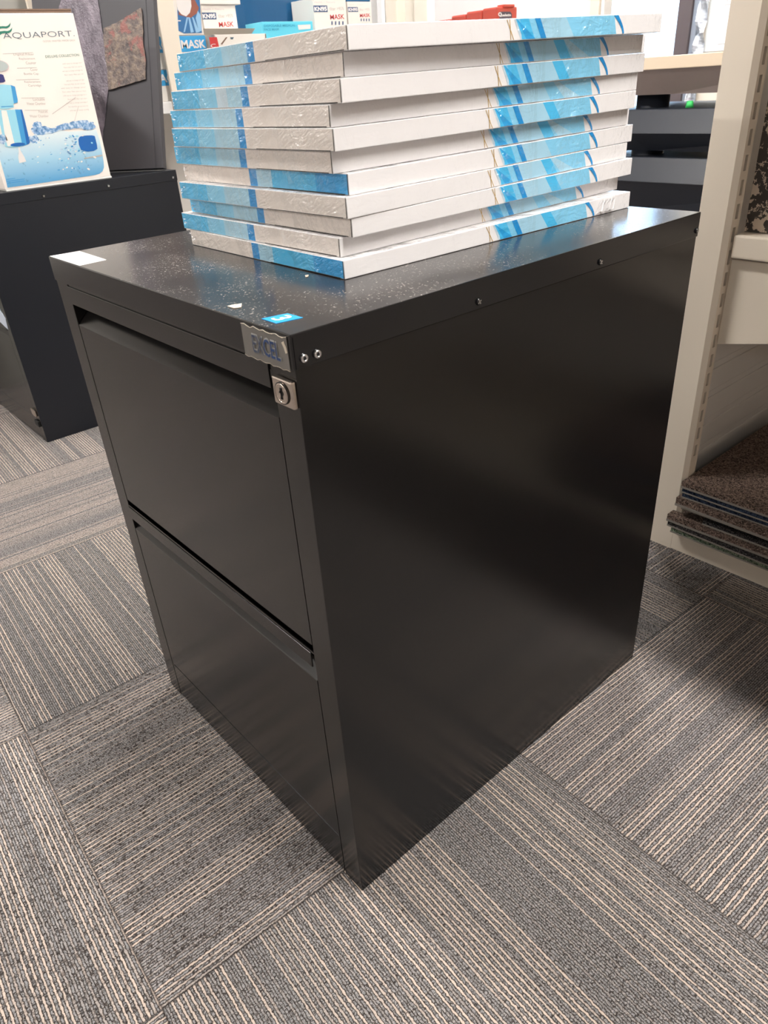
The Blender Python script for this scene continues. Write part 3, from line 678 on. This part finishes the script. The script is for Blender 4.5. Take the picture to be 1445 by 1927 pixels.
# tape crease on the front
for (p, q) in (((98, 214), (142, 183)), ((138, 234), (147, 200))): dec([(p[0], p[1]), (q[0], q[1]), (q[0] + .4, q[1] + .9), (p[0] + .3, p[1] + 1.)], P_grey, .0011)
tag(b.build('water_filter_carton'), 'white printed water filter carton standing on the left filing cabinet', 'box')

# leaning black panel: stands obliquely on the lid and leans back
PA = Vector((CX - .008, atz(311, 322, H2).y, H2 + .0006)); q_ = atz(208, 326, H2)
PU = Vector((q_.x - PA.x, q_.y - PA.y, 0)).normalized(); away = Vector((PU.y, -PU.x, 0)); away = away if away.y > 0 else -away
lean = math.radians(17.); PV = Vector((0, 0, math.cos(lean))) + away * math.sin(lean); PN = PU.cross(PV).normalized(); PN = PN if PN.dot(CAM - PA) > 0 else -PN
def ph(px, py, off):
    d = RX * ((px - 722.5) / F) + RY * ((py - 963.5) / F) + RZ; t = (PA - CAM).dot(PN) / d.dot(PN); return CAM + d * t + PN * off
tp = root('steel_panel', PA, 'tall worn black steel panel leaning behind the water filter carton', 'panel')
wP = (ph(61, 22, 0) - PA).dot(PU); hP = .80
def pp(w, h, d=0.): return PA + PU * w + PV * h + PN * d
def slab8(w0, w1, h0, h1, d0, d1): return [pp(w1, h0, d1), pp(w0, h0, d1), pp(w0, h0, d0), pp(w1, h0, d0), pp(w1, h1, d1), pp(w0, h1, d1), pp(w0, h1, d0), pp(w1, h1, d0)]
b = MB(); b.hexa(slab8(0, wP, 0.0065, hP, -.018, 0), M_panel, .002); b.build('sheet', tp)
b = MB(); b.hexa(slab8(.022, .0232, .0075, hP, 0.0002, .0012), M_panel); b.build('fold', tp)
def ragged(pts, m, off, name, amp=1.2, thick=.0012, seed=1):
    rr = random.Random(seed); out = []
    for k in range(len(pts)):
        p, q = pts[k], pts[(k + 1) % len(pts)]; n = max(2, int(math.dist(p, q) / 6))
        for j in range(n): out.append((p[0] + (q[0] - p[0]) * j / n + rr.uniform(-amp, amp), p[1] + (q[1] - p[1]) * j / n + rr.uniform(-amp, amp)))
    b = MB(); b.prism([ph(x, y, off) for x, y in out], PN * thick, m); return b.build(name, tp)
t_ = ragged([(128, -40), (178, -40), (188, 20), (194, 60), (200, 110), (206, 160), (200, 210), (194, 255), (192, 290), (180, 300), (120, 290), (110, 200), (100, 60)], M_tape, .0016, 'tape', 1.0, .001, 3)
t_['label'] = 'dusty purple-grey strip of old clear tape'
t_ = ragged([(196, 54), (225, 42), (268, 15), (270, 42), (271, 80), (275, 110), (276, 149), (240, 160), (206, 170), (203, 130), (198, 90)], M_torn, .003, 'torn_cardboard', .8, .0015, 5)
t_['label'] = 'torn brown cardboard patch with a faded red mark'

# ------------------------------------------------------------------ back shelving with mask boxes (faces +x)
SX = -1.95; SZ = .790
su = root('shelving_unit', (SX - .25, 1.35, 0), 'white shelving unit behind the left cabinets, loaded with mask boxes', 'shelf')
y_end = 1.90
b = MB(); b.box(SX - .48, SX - .012, .746, y_end, SZ - .032, SZ, M_white, .002); b.build('shelf', su)
b = MB(); b.box(SX - .48, SX - .012, .746, y_end, .10, .13, M_white, .002); b.build('shelf', su)
b = MB(); b.box(SX - .50, SX - .482, .746, y_end + .03, 0, 1.9, M_white); b.build('back_panel', su)
b = MB(); b.box(SX - .30, SX - .285, .746, y_end, .13, SZ - .033, M_greywall); b.build('inner_panel', su)
for y0_, y1_ in ((.9480, 1.0065), (y_end, y_end + .045)):
    b = MB(); b.box(SX - .011, SX, y0_, y1_, 0, 1.9, M_cream, .003); b.build('upright', su)
ux = -2.16; ya_ = atx(49.5, 0, ux).y; yb_2 = atx(60, 0, ux).y
su2 = root('shelving_unit', (ux - .05, ya_, 0), 'grey panel with a thin cream post behind the water filter carton', 'shelf')
b = MB(); b.box(ux - .012, ux, ya_, yb_2, 0, 1.9, M_cream, .002); b.build('upright', su2)
b = MB(); b.box(ux - .030, ux - .018, ya_ - .8, yb_2, 0, 1.9, simple('mid_grey_panel', srgb(150, 148, 142), .4)); b.build('back_panel', su2)
def carton_at(name, px0, px1, py_top, z0, X, depth, m, label, cat='box', art=None, ytop=None, yrange=None, group=None):
    a = atx(px0, py_top, X); c = atx(px1, py_top, X); z1 = a.z if ytop is None else ytop
    y0_, y1_ = (a.y, c.y) if yrange is None else yrange
    b = MB(); b.box(X - depth, X, y0_, y1_, z0, z1, m, .0015)
    if art: art(b, X + .0005)
    return tag(b.build(name), label, cat, group), (y0_, y1_, z0, z1)
def quad(b, X, pts, m, off=0.): b.face([Vector((X + off, *atx(x, y, X)[1:])) for x, y in pts][::-1], m)
def ptxt(b, X, t, x0, y0, x1, y1, h, m, bold=0.):
    a = atx(x0, y0, X); c = atx(x1, y1, X); u = c - a; hh = (atx(x0, y0 - h, X) - a).length
    b.text(t, a, u, (0, 0, 1), u.length, hh, m, .0004, bold)
hb = .0866
# stacks of blue-banded face mask boxes
def maskbox(y0_, y1_, z0, label, txt=None, X=SX - .04, word='FACE MASK'):
    b = MB(); b.box(X - .11, X, y0_, y1_, z0 + .0006, z0 + hb - .0006, P_carton, .001)
    b.box(X - .02, X + .0008, y0_ + .001, y1_ - .001, z0 + hb * .50, z0 + hb * .985, P_sky)
    b.text(word, (X + .0008, y0_ + .016, z0 + hb * .60), (0, 1, 0), (0, 0, 1), (y1_ - y0_) * .82, hb * .26, P_maskw, .0006, .03)
    for k in range(2): b.box(X, X + .0008, y1_ - .022 , y1_ - .012, z0 + hb * (.17 + .14 * k), z0 + hb * (.24 + .14 * k), P_slate)
    return tag(b.build('mask_box'), label, 'box', 'blue and white face mask boxes')
MX = SX - .04
yA0, yA1 = .903, 1.006; maskbox(yA0, yA1, SZ, 'blue-banded face mask box left of the white post, lower of two', word='FACE'); maskbox(yA0 + .001, yA1 + .001, SZ + hb, 'blue-banded face mask box left of the white post, upper of two', word='FACE')
yB1 = atx(386, 68, MX).y; yB0 = yB1 - .180
yB1 = max(yB1, 1.115)
maskbox(yB1 - .105, yB1, SZ, 'blue-banded mask box right of the white post, hidden under the other', word='MASK'); maskbox(yB1 - .105, yB1, SZ + hb, 'blue-banded mask box right of the white post, below the picture box', word='MASK')
# picture box on top
zD = SZ + 2 * hb
def art_doc(b, X):
    quad(b, X, [(330, -40), (373, -40), (380, 62), (346, 63), (336, 58)], P_gown, .0002)
    quad(b, X, [(336, -5), (362, -8), (374, 14), (372, 24), (358, 34), (336, 28)], P_skin, .0005)
    quad(b, X, [(330, -6), (348, -10), (359, 0), (360, 12), (357, 24), (350, 31), (341, 27), (334, 18)], P_maskw, .0009)
    for x in (346, 353, 360): quad(b, X, [(x + 1, 32), (x + 4, 33), (x + 8 + (x - 346) * .5, 60), (x + 3 + (x - 346) * .4, 62)] if x > 346 else [(351, 32), (354, 33), (348, 60), (345, 61)], P_gownl, .0008)
    quad(b, X, [(372, 20), (377, 28), (379, 58), (374, 60), (368, 34)], P_gownl, .0006)
    quad(b, X, [(333, 38), (340, 38), (340, 40), (333, 40)], P_maskw, .0009)
carton_at('mask_box', 331, 381, 0, zD + .0006, MX, .11, P_carton, 'white box printed with a blue gown and face mask picture', art=art_doc, ytop=zD + .115, yrange=(yB1 - .105, yB1 - .003))
# KN95 boxes
KX = SX - .09
def kn_art(X, x0, x1, y, full=True):
    def f(b, _):
        w = x1 - x0
        b_ = b
        quad(b_, X, [(x0 + .02 * w, y + .23 * w), (x0 + .44 * w, y + .23 * w), (x0 + .46 * w, y + .43 * w), (x0 + .04 * w, y + .43 * w)], P_slate, .0005)
        ptxt(b_, X + .0004, 'KN95', x0 + .06 * w, y + .41 * w, x0 + .44 * w, y + .40 * w, .14 * w, P_maskw, .05)
        ptxt(b_, X, 'Health + Nature', x0 + .05 * w, y + .155 * w, x0 + .68 * w, y + .15 * w, .055 * w, P_pinkg)
        ptxt(b_, X, 'filter >95%', x0 + .52 * w, y + .385 * w, x0 + .95 * w, y + .37 * w, .10 * w, P_grey)
        ptxt(b_, X, 'MASK', x0 + .54 * w, y + .66 * w, x0 + .97 * w, y + .64 * w, .15 * w, P_red, .015)
        for k in range(4): quad(b_, X, [(x0 + (.57 + .11 * k) * w, y + .71 * w), (x0 + (.61 + .11 * k) * w, y + .71 * w), (x0 + (.61 + .11 * k) * w, y + .82 * w), (x0 + (.57 + .11 * k) * w, y + .82 * w)], P_slate, .0004)
    return f
def kn_stack(px0, px1, py, X, yr_=None, labels=('', '')):
    a = atx(px0, py, X); c = atx(px1, py, X); ztop = a.z; h = .125; z0 = ztop - h
    b = MB(); b.box(X - .13, X, a.y, c.y, z0, ztop, P_carton, .0012); kn_art(X, px0, px1, py)(b, X); tag(b.build('mask_box'), labels[0], 'box', 'white KN95 mask boxes')
    b = MB(); b.box(X - .13, X, a.y + .001, c.y - .001, SZ + .0006, z0 - .0006, P_carton, .0012); tag(b.build('mask_box'), labels[1], 'box', 'white KN95 mask boxes')
    return a.y, c.y, ztop
yk0, yk1, zk = kn_stack(378, 442, 9, KX, labels=('white KN95 mask box left of the dark blue tub', 'plain white box below the KN95 box left of the dark blue tub'))
b = MB(); b.box(KX - .12, KX + .006, yk0 - .004, yk1 + .018, zk + .0006, zk + .06, M_greywall, .002); tag(b.build('carton'), 'grey box lying on the KN95 mask box', 'box')
kn_stack(588, 650, -4, KX, labels=('white KN95 mask box directly right of the dark blue tub', 'plain white box below the KN95 box right of the tub'))
y2a, y2b, z2 = kn_stack(653, 698, 3, KX, labels=('smaller white KN95 mask box at the right end of the shelf', 'plain white box below the right-end KN95 box'))
b = MB(); b.box(KX - .12, KX - .004, y2a, y2b, z2 + .0006, z2 + .07, P_bin, .002); tag(b.build('carton'), 'dark blue-grey box on the right-end KN95 mask box', 'box')
# open white carton with a red mark
OX = SX + .045 - .04
a = atx(372, 66, OX); c = atx(500, 60, OX); zt_ = a.z
r_ = root('open_carton', ((OX - .09), (a.y + c.y) / 2, SZ), 'open white carton with a red square mark and raised flap', 'box')
b = MB(); b.box(OX - .005, OX, yB1 + .004, c.y, SZ + .0006, zt_, P_carton, .0008); b.box(OX - .09, OX - .085, yB1 + .004, c.y, SZ + .0006, zt_, P_carton); b.box(OX - .09, OX, yB1 + .004, yB1 + .008, SZ + .0006, zt_, P_carton); b.box(OX - .09, OX, c.y - .004, c.y, SZ + .0006, zt_, P_carton)
b.box(OX - .09, OX, yB1 + .004, c.y, SZ + .0006, SZ + .004, P_carton)
quad(b, OX + .0006, [(393, 70), (408, 70), (413, 92), (397, 92)], P_red, .0003)
ptxt(b, OX + .0008, 'C.', 397, 90, 410, 89, 7, P_maskw)
quad(b, OX + .0006, [(425, 70), (428, 70), (418, 84), (415, 83)], P_brown, .0003); quad(b, OX + .0006, [(433, 70), (440, 70), (438, 74), (434, 74)], P_ink, .0003)
b.build('carton_body', r_)
b = MB(); f0 = atx(378, 62, OX - .06); f1 = atx(478, 60, OX - .06)
b.hexa([(OX - .088, f0.y, zt_), (OX - .086, f0.y, zt_), (OX - .086, f1.y, zt_), (OX - .088, f1.y, zt_), (OX - .052, f0.y, zt_ + .020), (OX - .050, f0.y, zt_ + .020), (OX - .050, f1.y, zt_ + .018), (OX - .052, f1.y, zt_ + .018)], P_carton); b.build('flap', r_)
# turquoise box
TX = SX - .035
def art_t(b, X):
    ptxt(b, X, 'DISPOSABLE MEDICAL', 497, 51, 556, 49.5, 4.5, P_turqi, .02); ptxt(b, X, 'FACE MASK', 497, 58, 526, 57, 4.5, P_turqi, .02)
    quad(b, X, [(560, 47), (584, 46), (584, 54), (562, 56)], P_maskw, .0002)
t_, (ty0, ty1, _, tz1) = carton_at('mask_box', 492, 588, 41, SZ + .0006, TX, .10, P_turq, 'turquoise disposable medical face mask box in front of the dark tub', art=art_t)
# dark blue tub
DX = SX - .235; a = atx(440, 20, DX); c = atx(590, 20, DX)
b = MB(); n = 48; cyy = (a.y + c.y) / 2; ry = (c.y - a.y) / 2; rx = .115; cxx = DX - rx
rings = []
for z, s_ in ((SZ + .0006, .86), (SZ + .03, .90), (SZ + .26, 1.0), (SZ + .30, 1.02), (SZ + .305, 1.05), (SZ + .33, 1.05)):
    ring = []
    for k in range(n):
        t = 2 * math.pi * k / n; cc, ss = math.cos(t), math.sin(t); e_ = .45
        rib = 1 + (.012 if k % 4 == 0 else 0)
        ring.append((cxx + rx * s_ * rib * math.copysign(abs(cc) ** e_, cc), cyy + ry * s_ * rib * math.copysign(abs(ss) ** e_, ss), z))
    rings.append(ring)
for q in range(len(rings) - 1):
    for k in range(n): b.face([rings[q][k], rings[q][(k + 1) % n], rings[q + 1][(k + 1) % n], rings[q + 1][k]], P_bin)
b.face(rings[0][::-1], P_bin); b.face([(x, y, z - .02) for x, y, z in rings[-1]], P_bin)
tag(b.build('storage_tub'), 'dark blue plastic tub on the mask shelf behind the turquoise box', 'tub')

# ------------------------------------------------------------------ white unit at the back with the orange kit
wy = 2.42; xa = aty(819, 20, wy).x; xb = aty(1120, 10, wy).x; xc = aty(1143, 10, wy).x
wu = root('shelving_unit', ((xa + xc) / 2, wy, 0), 'white shelving unit at the back carrying the orange-red case', 'shelf')
b = MB(); b.box(xa, xb, wy, wy + .02, 0, 1.7, M_white, .002); b.build('back_panel', wu)
b = MB(); b.box(xb, (xb + xc) / 2 + .01, wy - .03, wy + .03, 0, 1.7, M_cream, .003); b.build('upright', wu)
b = MB(); b.box((xb + xc) / 2 + .012, xc, wy - .02, wy + .03, 0, 1.7, M_white, .003); b.build('upright', wu)
zk_ = .885; ka_ = aty(822, 37, 2.).x; b = MB(); b.box(ka_ - .02, xb, 1.97, wy, zk_ - .03, zk_, M_white, .002); b.build('shelf', wu)
b = MB(); ka = aty(822, 37, 2.).x; kb = aty(937, 20, 2.).x; yk2 = atx(975, 20, kb).y
zc = aty(937, 12, 2.0).z
segs = [(0, .25, -.016), (.25, .5, -.008), (.5, .76, -.003), (.76, 1., 0)]
for s0_, s1_, dz in segs:
    xx0 = ka + (kb - ka) * s0_; xx1 = ka + (kb - ka) * s1_ - .004
    b.box(xx0, xx1, 2.0, yk2, zk_ + .0006, zc + dz, P_red2, .006)
b.box(ka + .02, kb - .01, 2.01, yk2 - .01, zk_ + .001, zc - .03, P_red2)
b.box(kb - .03, kb + .001, 2.03, yk2 - .02, zc - .002, zc + .006, P_red2, .002)
X = kb - .0035 + .0006
quad(b, kb - .0034, [(940, 22), (960, 22), (963, 26), (963, 48), (939, 48)], P_badge, .0004)
ptxt(b, kb - .0026, 'Q', 937, 32, 944, 32, 9, P_maskw, .06); ptxt(b, kb - .0026, 'ualatin', 944, 31, 961, 30.5, 5, P_maskw, .04)
tag(b.build('tool_case'), 'orange-red ribbed plastic case on the white back shelf', 'case')

# ------------------------------------------------------------------ tiered tray stand
SY = 1.8
z1t = aty(1280, 103, SY).z; z1b = aty(1280, 128, SY).z; z1u = aty(1280, 178, SY).z; zp1 = aty(1260, 206, SY).z
z2f = aty(1260, 252, SY).z; z2u = aty(1260, 288, SY).z; z3t = aty(1250, 299, SY).z; z3f = aty(1250, 345, SY).z; z3u = aty(1250, 400, SY).z
sr = root('display_stand', (-.75, SY + .2, 0), 'tiered tray stand behind the gondola, top tray beige and lower trays black', 'stand')
SXl, SXr = -1.02, -.30
M_standb_shade = simple('shaded_beige_steel', srgb(150, 136, 132), .5)  # beige tray steel greyed down, shade below the lip put into the colour
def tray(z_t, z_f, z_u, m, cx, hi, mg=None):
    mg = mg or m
    b = MB(); y0_ = SY; y1_ = SY + .42
    b.hexa([(SXl, y0_, z_f), (SXr, y0_, z_f), (SXr, y1_, z_f), (SXl, y1_, z_f), (SXl + hi, y0_ + hi, z_t), (SXr - hi, y0_ + hi, z_t), (SXr - hi, y1_ - hi, z_t), (SXl + hi, y1_ - hi, z_t)], m, .002)
    o = b.build('tray', sr); 
    b = MB()   # folded underside: two sloping halves meeting at the column
    g = .035
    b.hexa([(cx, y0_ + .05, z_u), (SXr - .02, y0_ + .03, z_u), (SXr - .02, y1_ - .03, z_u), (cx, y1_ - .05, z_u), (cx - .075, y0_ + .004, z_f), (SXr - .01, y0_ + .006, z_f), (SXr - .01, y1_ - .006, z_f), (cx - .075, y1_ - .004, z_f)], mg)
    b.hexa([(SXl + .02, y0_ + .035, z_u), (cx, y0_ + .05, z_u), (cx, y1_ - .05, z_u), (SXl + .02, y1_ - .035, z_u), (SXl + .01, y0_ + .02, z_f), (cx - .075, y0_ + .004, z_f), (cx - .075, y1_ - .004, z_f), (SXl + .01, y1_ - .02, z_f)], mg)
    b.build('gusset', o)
c1 = aty(1245, 178, SY).x; c2 = aty(1210, 288, SY).x
tray(z1t, z1b, z1u, M_standb, c1, .0, M_standb_shade); tray(zp1, z2f, z2u, M_stand, c2, .03); tray(z3t, z3f, z3u, M_stand, c2, .03)
pxc = aty(1259, 193, SY + .21).x
b = MB(); b.cyl((pxc, SY + .12, (z1t + 0) / 2), (0, 0, 1), .046, z1t - .01, M_stand, 40); b.build('column', sr)
b = MB(); b.box(pxc - .3, pxc + .3, SY - .05, SY + .45, .0005, .04, M_stand, .01); b.build('base', sr)
b = MB(); g_ = aty(1297, 203, SY + .05); b.cyl((g_.x, SY + .05, zp1 + .009), (0, 0, 1), .011, .016, flat('bright_green_plastic', (70, 210, 110)), 20, r2=.008)
tag(b.build('bottle_cap'), 'small bright green cap on the upper black tray', 'cap')
# paper notice on the cream wall
b = MB(); NY = Y1 - .002; n0 = aty(1345, -60, NY); n1 = aty(1400, 92, NY)
b.box(n0.x, n0.x + .30, NY - .001, NY, n1.z, n1.z + .45, M_paper)
tl_ = aty(1364, 6, NY - .002); b.text('The', (tl_.x, NY - .001, tl_.z), (1, 0, 0), (0, 0, 1), .05, .022, P_grey, .0006); b.box(tl_.x, tl_.x + .09, NY - .0016, NY - .001, tl_.z - .008, tl_.z - .005, P_grey)
tl_ = aty(1350, 84, NY - .002); b.box(tl_.x, tl_.x + .14, NY - .0016, NY - .001, tl_.z, tl_.z + .003, P_grey); b.box(tl_.x + .05, tl_.x + .14, NY - .0016, NY - .001, tl_.z + .012, tl_.z + .016, P_grey)
tag(b.build('paper_notice'), 'white paper notice on the cream wall right of the window', 'notice')

# ------------------------------------------------------------------ gondola at the right
gy = .877; gx0 = -.161; gxr = -.118; sfx = -.110
gr = root('gondola', (.5, 1.15, 0), 'cream slotted gondola shelving at the right edge holding carpet samples', 'shelf')
def upright(x_shift, flip=False):
    b = MB(); zt_ = 1.42; z0_ = .0
    S = (lambda x: x + x_shift) if not flip else (lambda x: x_shift - x)
    ys0, ysa, ysb, ys1 = gy + .006, gy + .0135, gy + .0215, gy + .030
    # front face, chamfer, back
    out = [(S(gx0), gy), (S(gxr), gy), (S(sfx), gy + .006), (S(sfx), gy + .006)]
    b.face([(S(gx0), gy, z0_), (S(gxr), gy, z0_), (S(gxr), gy, zt_), (S(gx0), gy, zt_)], M_cream)
    b.face([(S(gxr), gy, z0_), (S(sfx), ys0, z0_), (S(sfx), ys0, zt_), (S(gxr), gy, zt_)], M_cream)
    b.face([(S(gx0), gy, z0_), (S(gx0), gy, zt_), (S(gx0), ys1, zt_), (S(gx0), ys1, z0_)], M_cream)
    b.face([(S(gx0), ys1, z0_), (S(gx0), ys1, zt_), (S(sfx), ys1, zt_), (S(sfx), ys1, z0_)], M_cream)
    b.face([(S(gx0), gy, zt_), (S(sfx), ys0, zt_), (S(sfx), ys1, zt_), (S(gx0), ys1, zt_)], M_cream)
    x = S(sfx)
    b.face([(x, ys0, z0_), (x, ysa, z0_), (x, ysa, zt_), (x, ys0, zt_)], M_cream); b.face([(x, ysb, z0_), (x, ys1, z0_), (x, ys1, zt_), (x, ysb, zt_)], M_cream)
    zs = .8513; pitch = .0334; sh = .0215; k = -18; z = z0_
    slots = sorted([zs - pitch * q for q in range(-17, 20)])
    prev = z0_
    for s in slots:
        lo, hi = s - sh, s
        if lo < .19: continue
        if hi > zt_ - .01: break
        b.face([(x, ysa, prev), (x, ysb, prev), (x, ysb, lo), (x, ysa, lo)], M_cream); prev = hi
        dx = -.004 if not flip else .004
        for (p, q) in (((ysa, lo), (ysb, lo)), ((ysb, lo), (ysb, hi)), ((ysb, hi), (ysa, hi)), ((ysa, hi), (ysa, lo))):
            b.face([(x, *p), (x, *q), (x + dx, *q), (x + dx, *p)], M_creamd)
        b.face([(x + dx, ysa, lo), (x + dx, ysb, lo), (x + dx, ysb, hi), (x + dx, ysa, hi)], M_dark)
    b.face([(x, ysa, prev), (x, ysb, prev), (x, ysb, zt_), (x, ysa, zt_)], M_cream)
    return b.build('upright', gr)
upright(0.)
GX1 = 1.60
upright(GX1 + gx0 + .0, True)
b = MB(); b.box(gx0 + .001, GX1, gy + .0005, gy + .012, .0005, .0455, M_cream, .001); b.box(gxr, GX1 - .05, gy + .012, gy + .05, .0425, .0455, M_cream); b.build('plinth', gr)
b = MB(); b.box(sfx + .001, GX1 - .06, gy + .0125, 1.5, .026, .030, M_creamd); b.build('base_shelf', gr)
# lining panel at the left end of the bay, with shallow horizontal ribs
b = MB(); b.box(-.150, -.142, gy + .035, 1.5, .0, 1.4, M_greywall)
for k in range(8): b.box(-.143, -.1405, gy + .04, 1.49, .12 + k * .055, .12 + k * .055 + .042, M_greywall, .002)
b.build('end_panel', gr)
b = MB(); b.box(-.15, GX1, 1.5, 1.515, .0, 1.4, M_greywall); b.build('back_panel', gr)
# bracket plate below the shelf (deep, tapered) and shelf with its lip
p0 = aty(1376, 488, gy + .024); p1 = aty(1338, 645, gy + .024); p2 = aty(1445, 645, gy + .024)
zpt = p0.z; slope = (p2.z - p1.z) / (p2.x - p1.x)
b = MB(); yb_ = gy + .024; x0b = sfx + .002; x1b = .42
b.prism([(x0b, yb_, zpt), (x1b, yb_, zpt), (x1b, yb_, p1.z + slope * (x1b - x0b)), (x0b, yb_, p1.z)], (0, .004, 0), M_cream)
b.build('bracket', gr)
zft = aty(1380, 441, gy + .016).z; zfb = aty(1376, 486, gy + .016).z
b = MB(); b.box(sfx + .004, GX1 - .07, gy + .012, gy + .022, zfb + .001, zft, M_cream, .003); b.box(sfx + .004, GX1 - .07, gy + .022, 1.45, zft - .006, zft - .001, M_cream); b.build('shelf', gr)
# unseen canopy shelf, added to cast the floor shadow in front of the gondola
b = MB(); b.box(gx0, GX1, .603, 1.5, 1.12, 1.15, M_cream, .003); b.build('shelf', gr)
# mottled slab samples on the shelf
mt = aty(1443, 158, gy + .05)
for k, (xs0, xs1, zt_, dy, lb) in enumerate(((-.107, .06, mt.z, .045, 'black and cream mottled sample slab standing on the gondola shelf, nearest the post'), (.064, .30, mt.z + .02, .045, 'black and cream mottled sample slab on the gondola shelf beyond the picture edge'))):
    b = MB(); b.box(xs0, xs1, gy + dy, gy + dy + .012, zft, zt_, M_stone, .001); tag(b.build('sample_slab'), lb, 'sample', 'mottled sample slabs')
# stack of carpet tile samples
def tile(name, x0_, x1_, y0_, z0_, z1_, mp, label, wave=0., yaw=0., back=.42):
    b = MB(); hbk = (z1_ - z0_) * .3
    def sheet(za, zb_, m, ins=0.):
        n = 10; out = []
        for k in range(n + 1):
            t = k / n; out.append((x0_ + ins + (x1_ - x0_ - ins) * t, y0_ + yaw * (x1_ - x0_) * t + ins, wave * math.sin(t * 7 + x0_ * 30)))
        yb__ = y0_ + back
        out += [(x1_, yb__, 0), (max(x0_, -.1080), yb__, 0)]
        if x0_ < -.1085: out += [(-.1080, .8765, 0), (x0_ + ins, .8765, 0)]
        lo = [(x, y, za + w) for x, y, w in out]; hi = [(x, y, zb_ + w) for x, y, w in out]; n_ = len(out)
        for k in range(n_): b.face([lo[k], lo[(k + 1) % n_], hi[(k + 1) % n_], hi[k]], m)
        b.face(lo[::-1], m); b.face(hi, m)
    sheet(z0_ + .0003, z0_ + hbk, M_back); sheet(z0_ + hbk, z1_ - .0003, mp, .0006)
    return tag(b.build(name), label, 'carpet tile', 'carpet tile samples stacked on the gondola base')
ty = .8580
zz = .0458
tile('underlay_sample', -.1150, .40, ty + .001, zz + .001, zz + .0115, M_green, 'green dotted underlay sample at the bottom of the carpet sample stack', .0006); z = zz + .0125
lay = [(-.1225, .0105, M_pdark, 0, 'charcoal carpet tile sample directly on the green underlay'), (-.1245, .0150, M_pbrown, -.002, 'brown speckled carpet tile sample, third layer from the bottom, sticking out furthest'),
       (-.060, .0120, M_pdark, .004, 'black and white flecked carpet tile sample set back from the post'), (-.106, .0085, M_pdark, .010, 'thin charcoal carpet tile sample below the upper brown one'),
       (-.114, .0175, M_pbrown, .000, 'brown carpet tile sample under the navy ones'), (-.106, .0100, M_pnavy, .004, 'navy carpet tile sample, lower of the two navy ones'), (-.107, .0095, M_pnavy, .003, 'navy carpet tile sample right under the top tile'),
       (-.109, .0135, M_pbrown, .001, 'brown speckled carpet tile sample on top of the stack')]
for k, (x0_, th, mp, dy, lb) in enumerate(lay):
    tile('carpet_tile', x0_, .40 + .01 * (k % 3), ty + dy, z, z + th, mp, lb, 0., (-.02, .015, .0, .01)[k % 4]); z += th + .0004

# ------------------------------------------------------------------ lights
def lamp(x0_, x1_, y0_, y1_, strength, label, col=(1., .93, .84), z=ZC):
    r = root('ceiling_light', ((x0_ + x1_) / 2, (y0_ + y1_) / 2, z), label, 'ceiling light', 'ceiling lights')
    b = MB(); t = .02; b.box(x0_ - t, x1_ + t, y0_ - t, y0_, z - .05, z - .0005, M_white); b.box(x0_ - t, x1_ + t, y1_, y1_ + t, z - .05, z - .0005, M_white)
    b.box(x0_ - t, x0_, y0_, y1_, z - .05, z - .0005, M_white); b.box(x1_, x1_ + t, y0_, y1_, z - .05, z - .0005, M_white); b.build('frame', r)
    b = MB(); b.box(x0_, x1_, y0_, y1_, z - .046, z - .03, emis('lamp_' + str(len(bpy.data.materials)), col, strength)); b.build('diffuser', r)
WARM = (1., .96, .92)
lamp(-.3, 2.7, .60, .70, 150, 'long ceiling light over the gondola front', WARM)
lamp(-1.6, -.9, 1.9, 2.15, 62, 'ceiling light over the mask shelves', (1., .97, .94))
lamp(-2.1, -1.0, -.45, -.25, 92, 'ceiling light left of the black cabinet', WARM)
lamp(-3.2, -1.0, -4.2, -3.9, 62, 'ceiling light far in front of the black cabinet', WARM)
lamp(1.8, 2.8, -4.2, -3.9, 48, 'ceiling light in the far front right corner', WARM)
lamp(-3.2, -1.6, 2.9, 3.2, 50, 'ceiling light near the back window', (.95, .97, 1.))
wd = bpy.data.worlds.new('world'); scene.world = wd; wd.use_nodes = True
bg = wd.node_tree.nodes['Background']; bg.inputs[0].default_value = (.72, .86, 1., 1); bg.inputs[1].default_value = 9.0
scene.view_settings.view_transform = 'Standard'; scene.view_settings.look = 'None'; scene.view_settings.gamma = 1; scene.view_settings.use_curve_mapping = False
scene.view_settings.exposure = 0.22
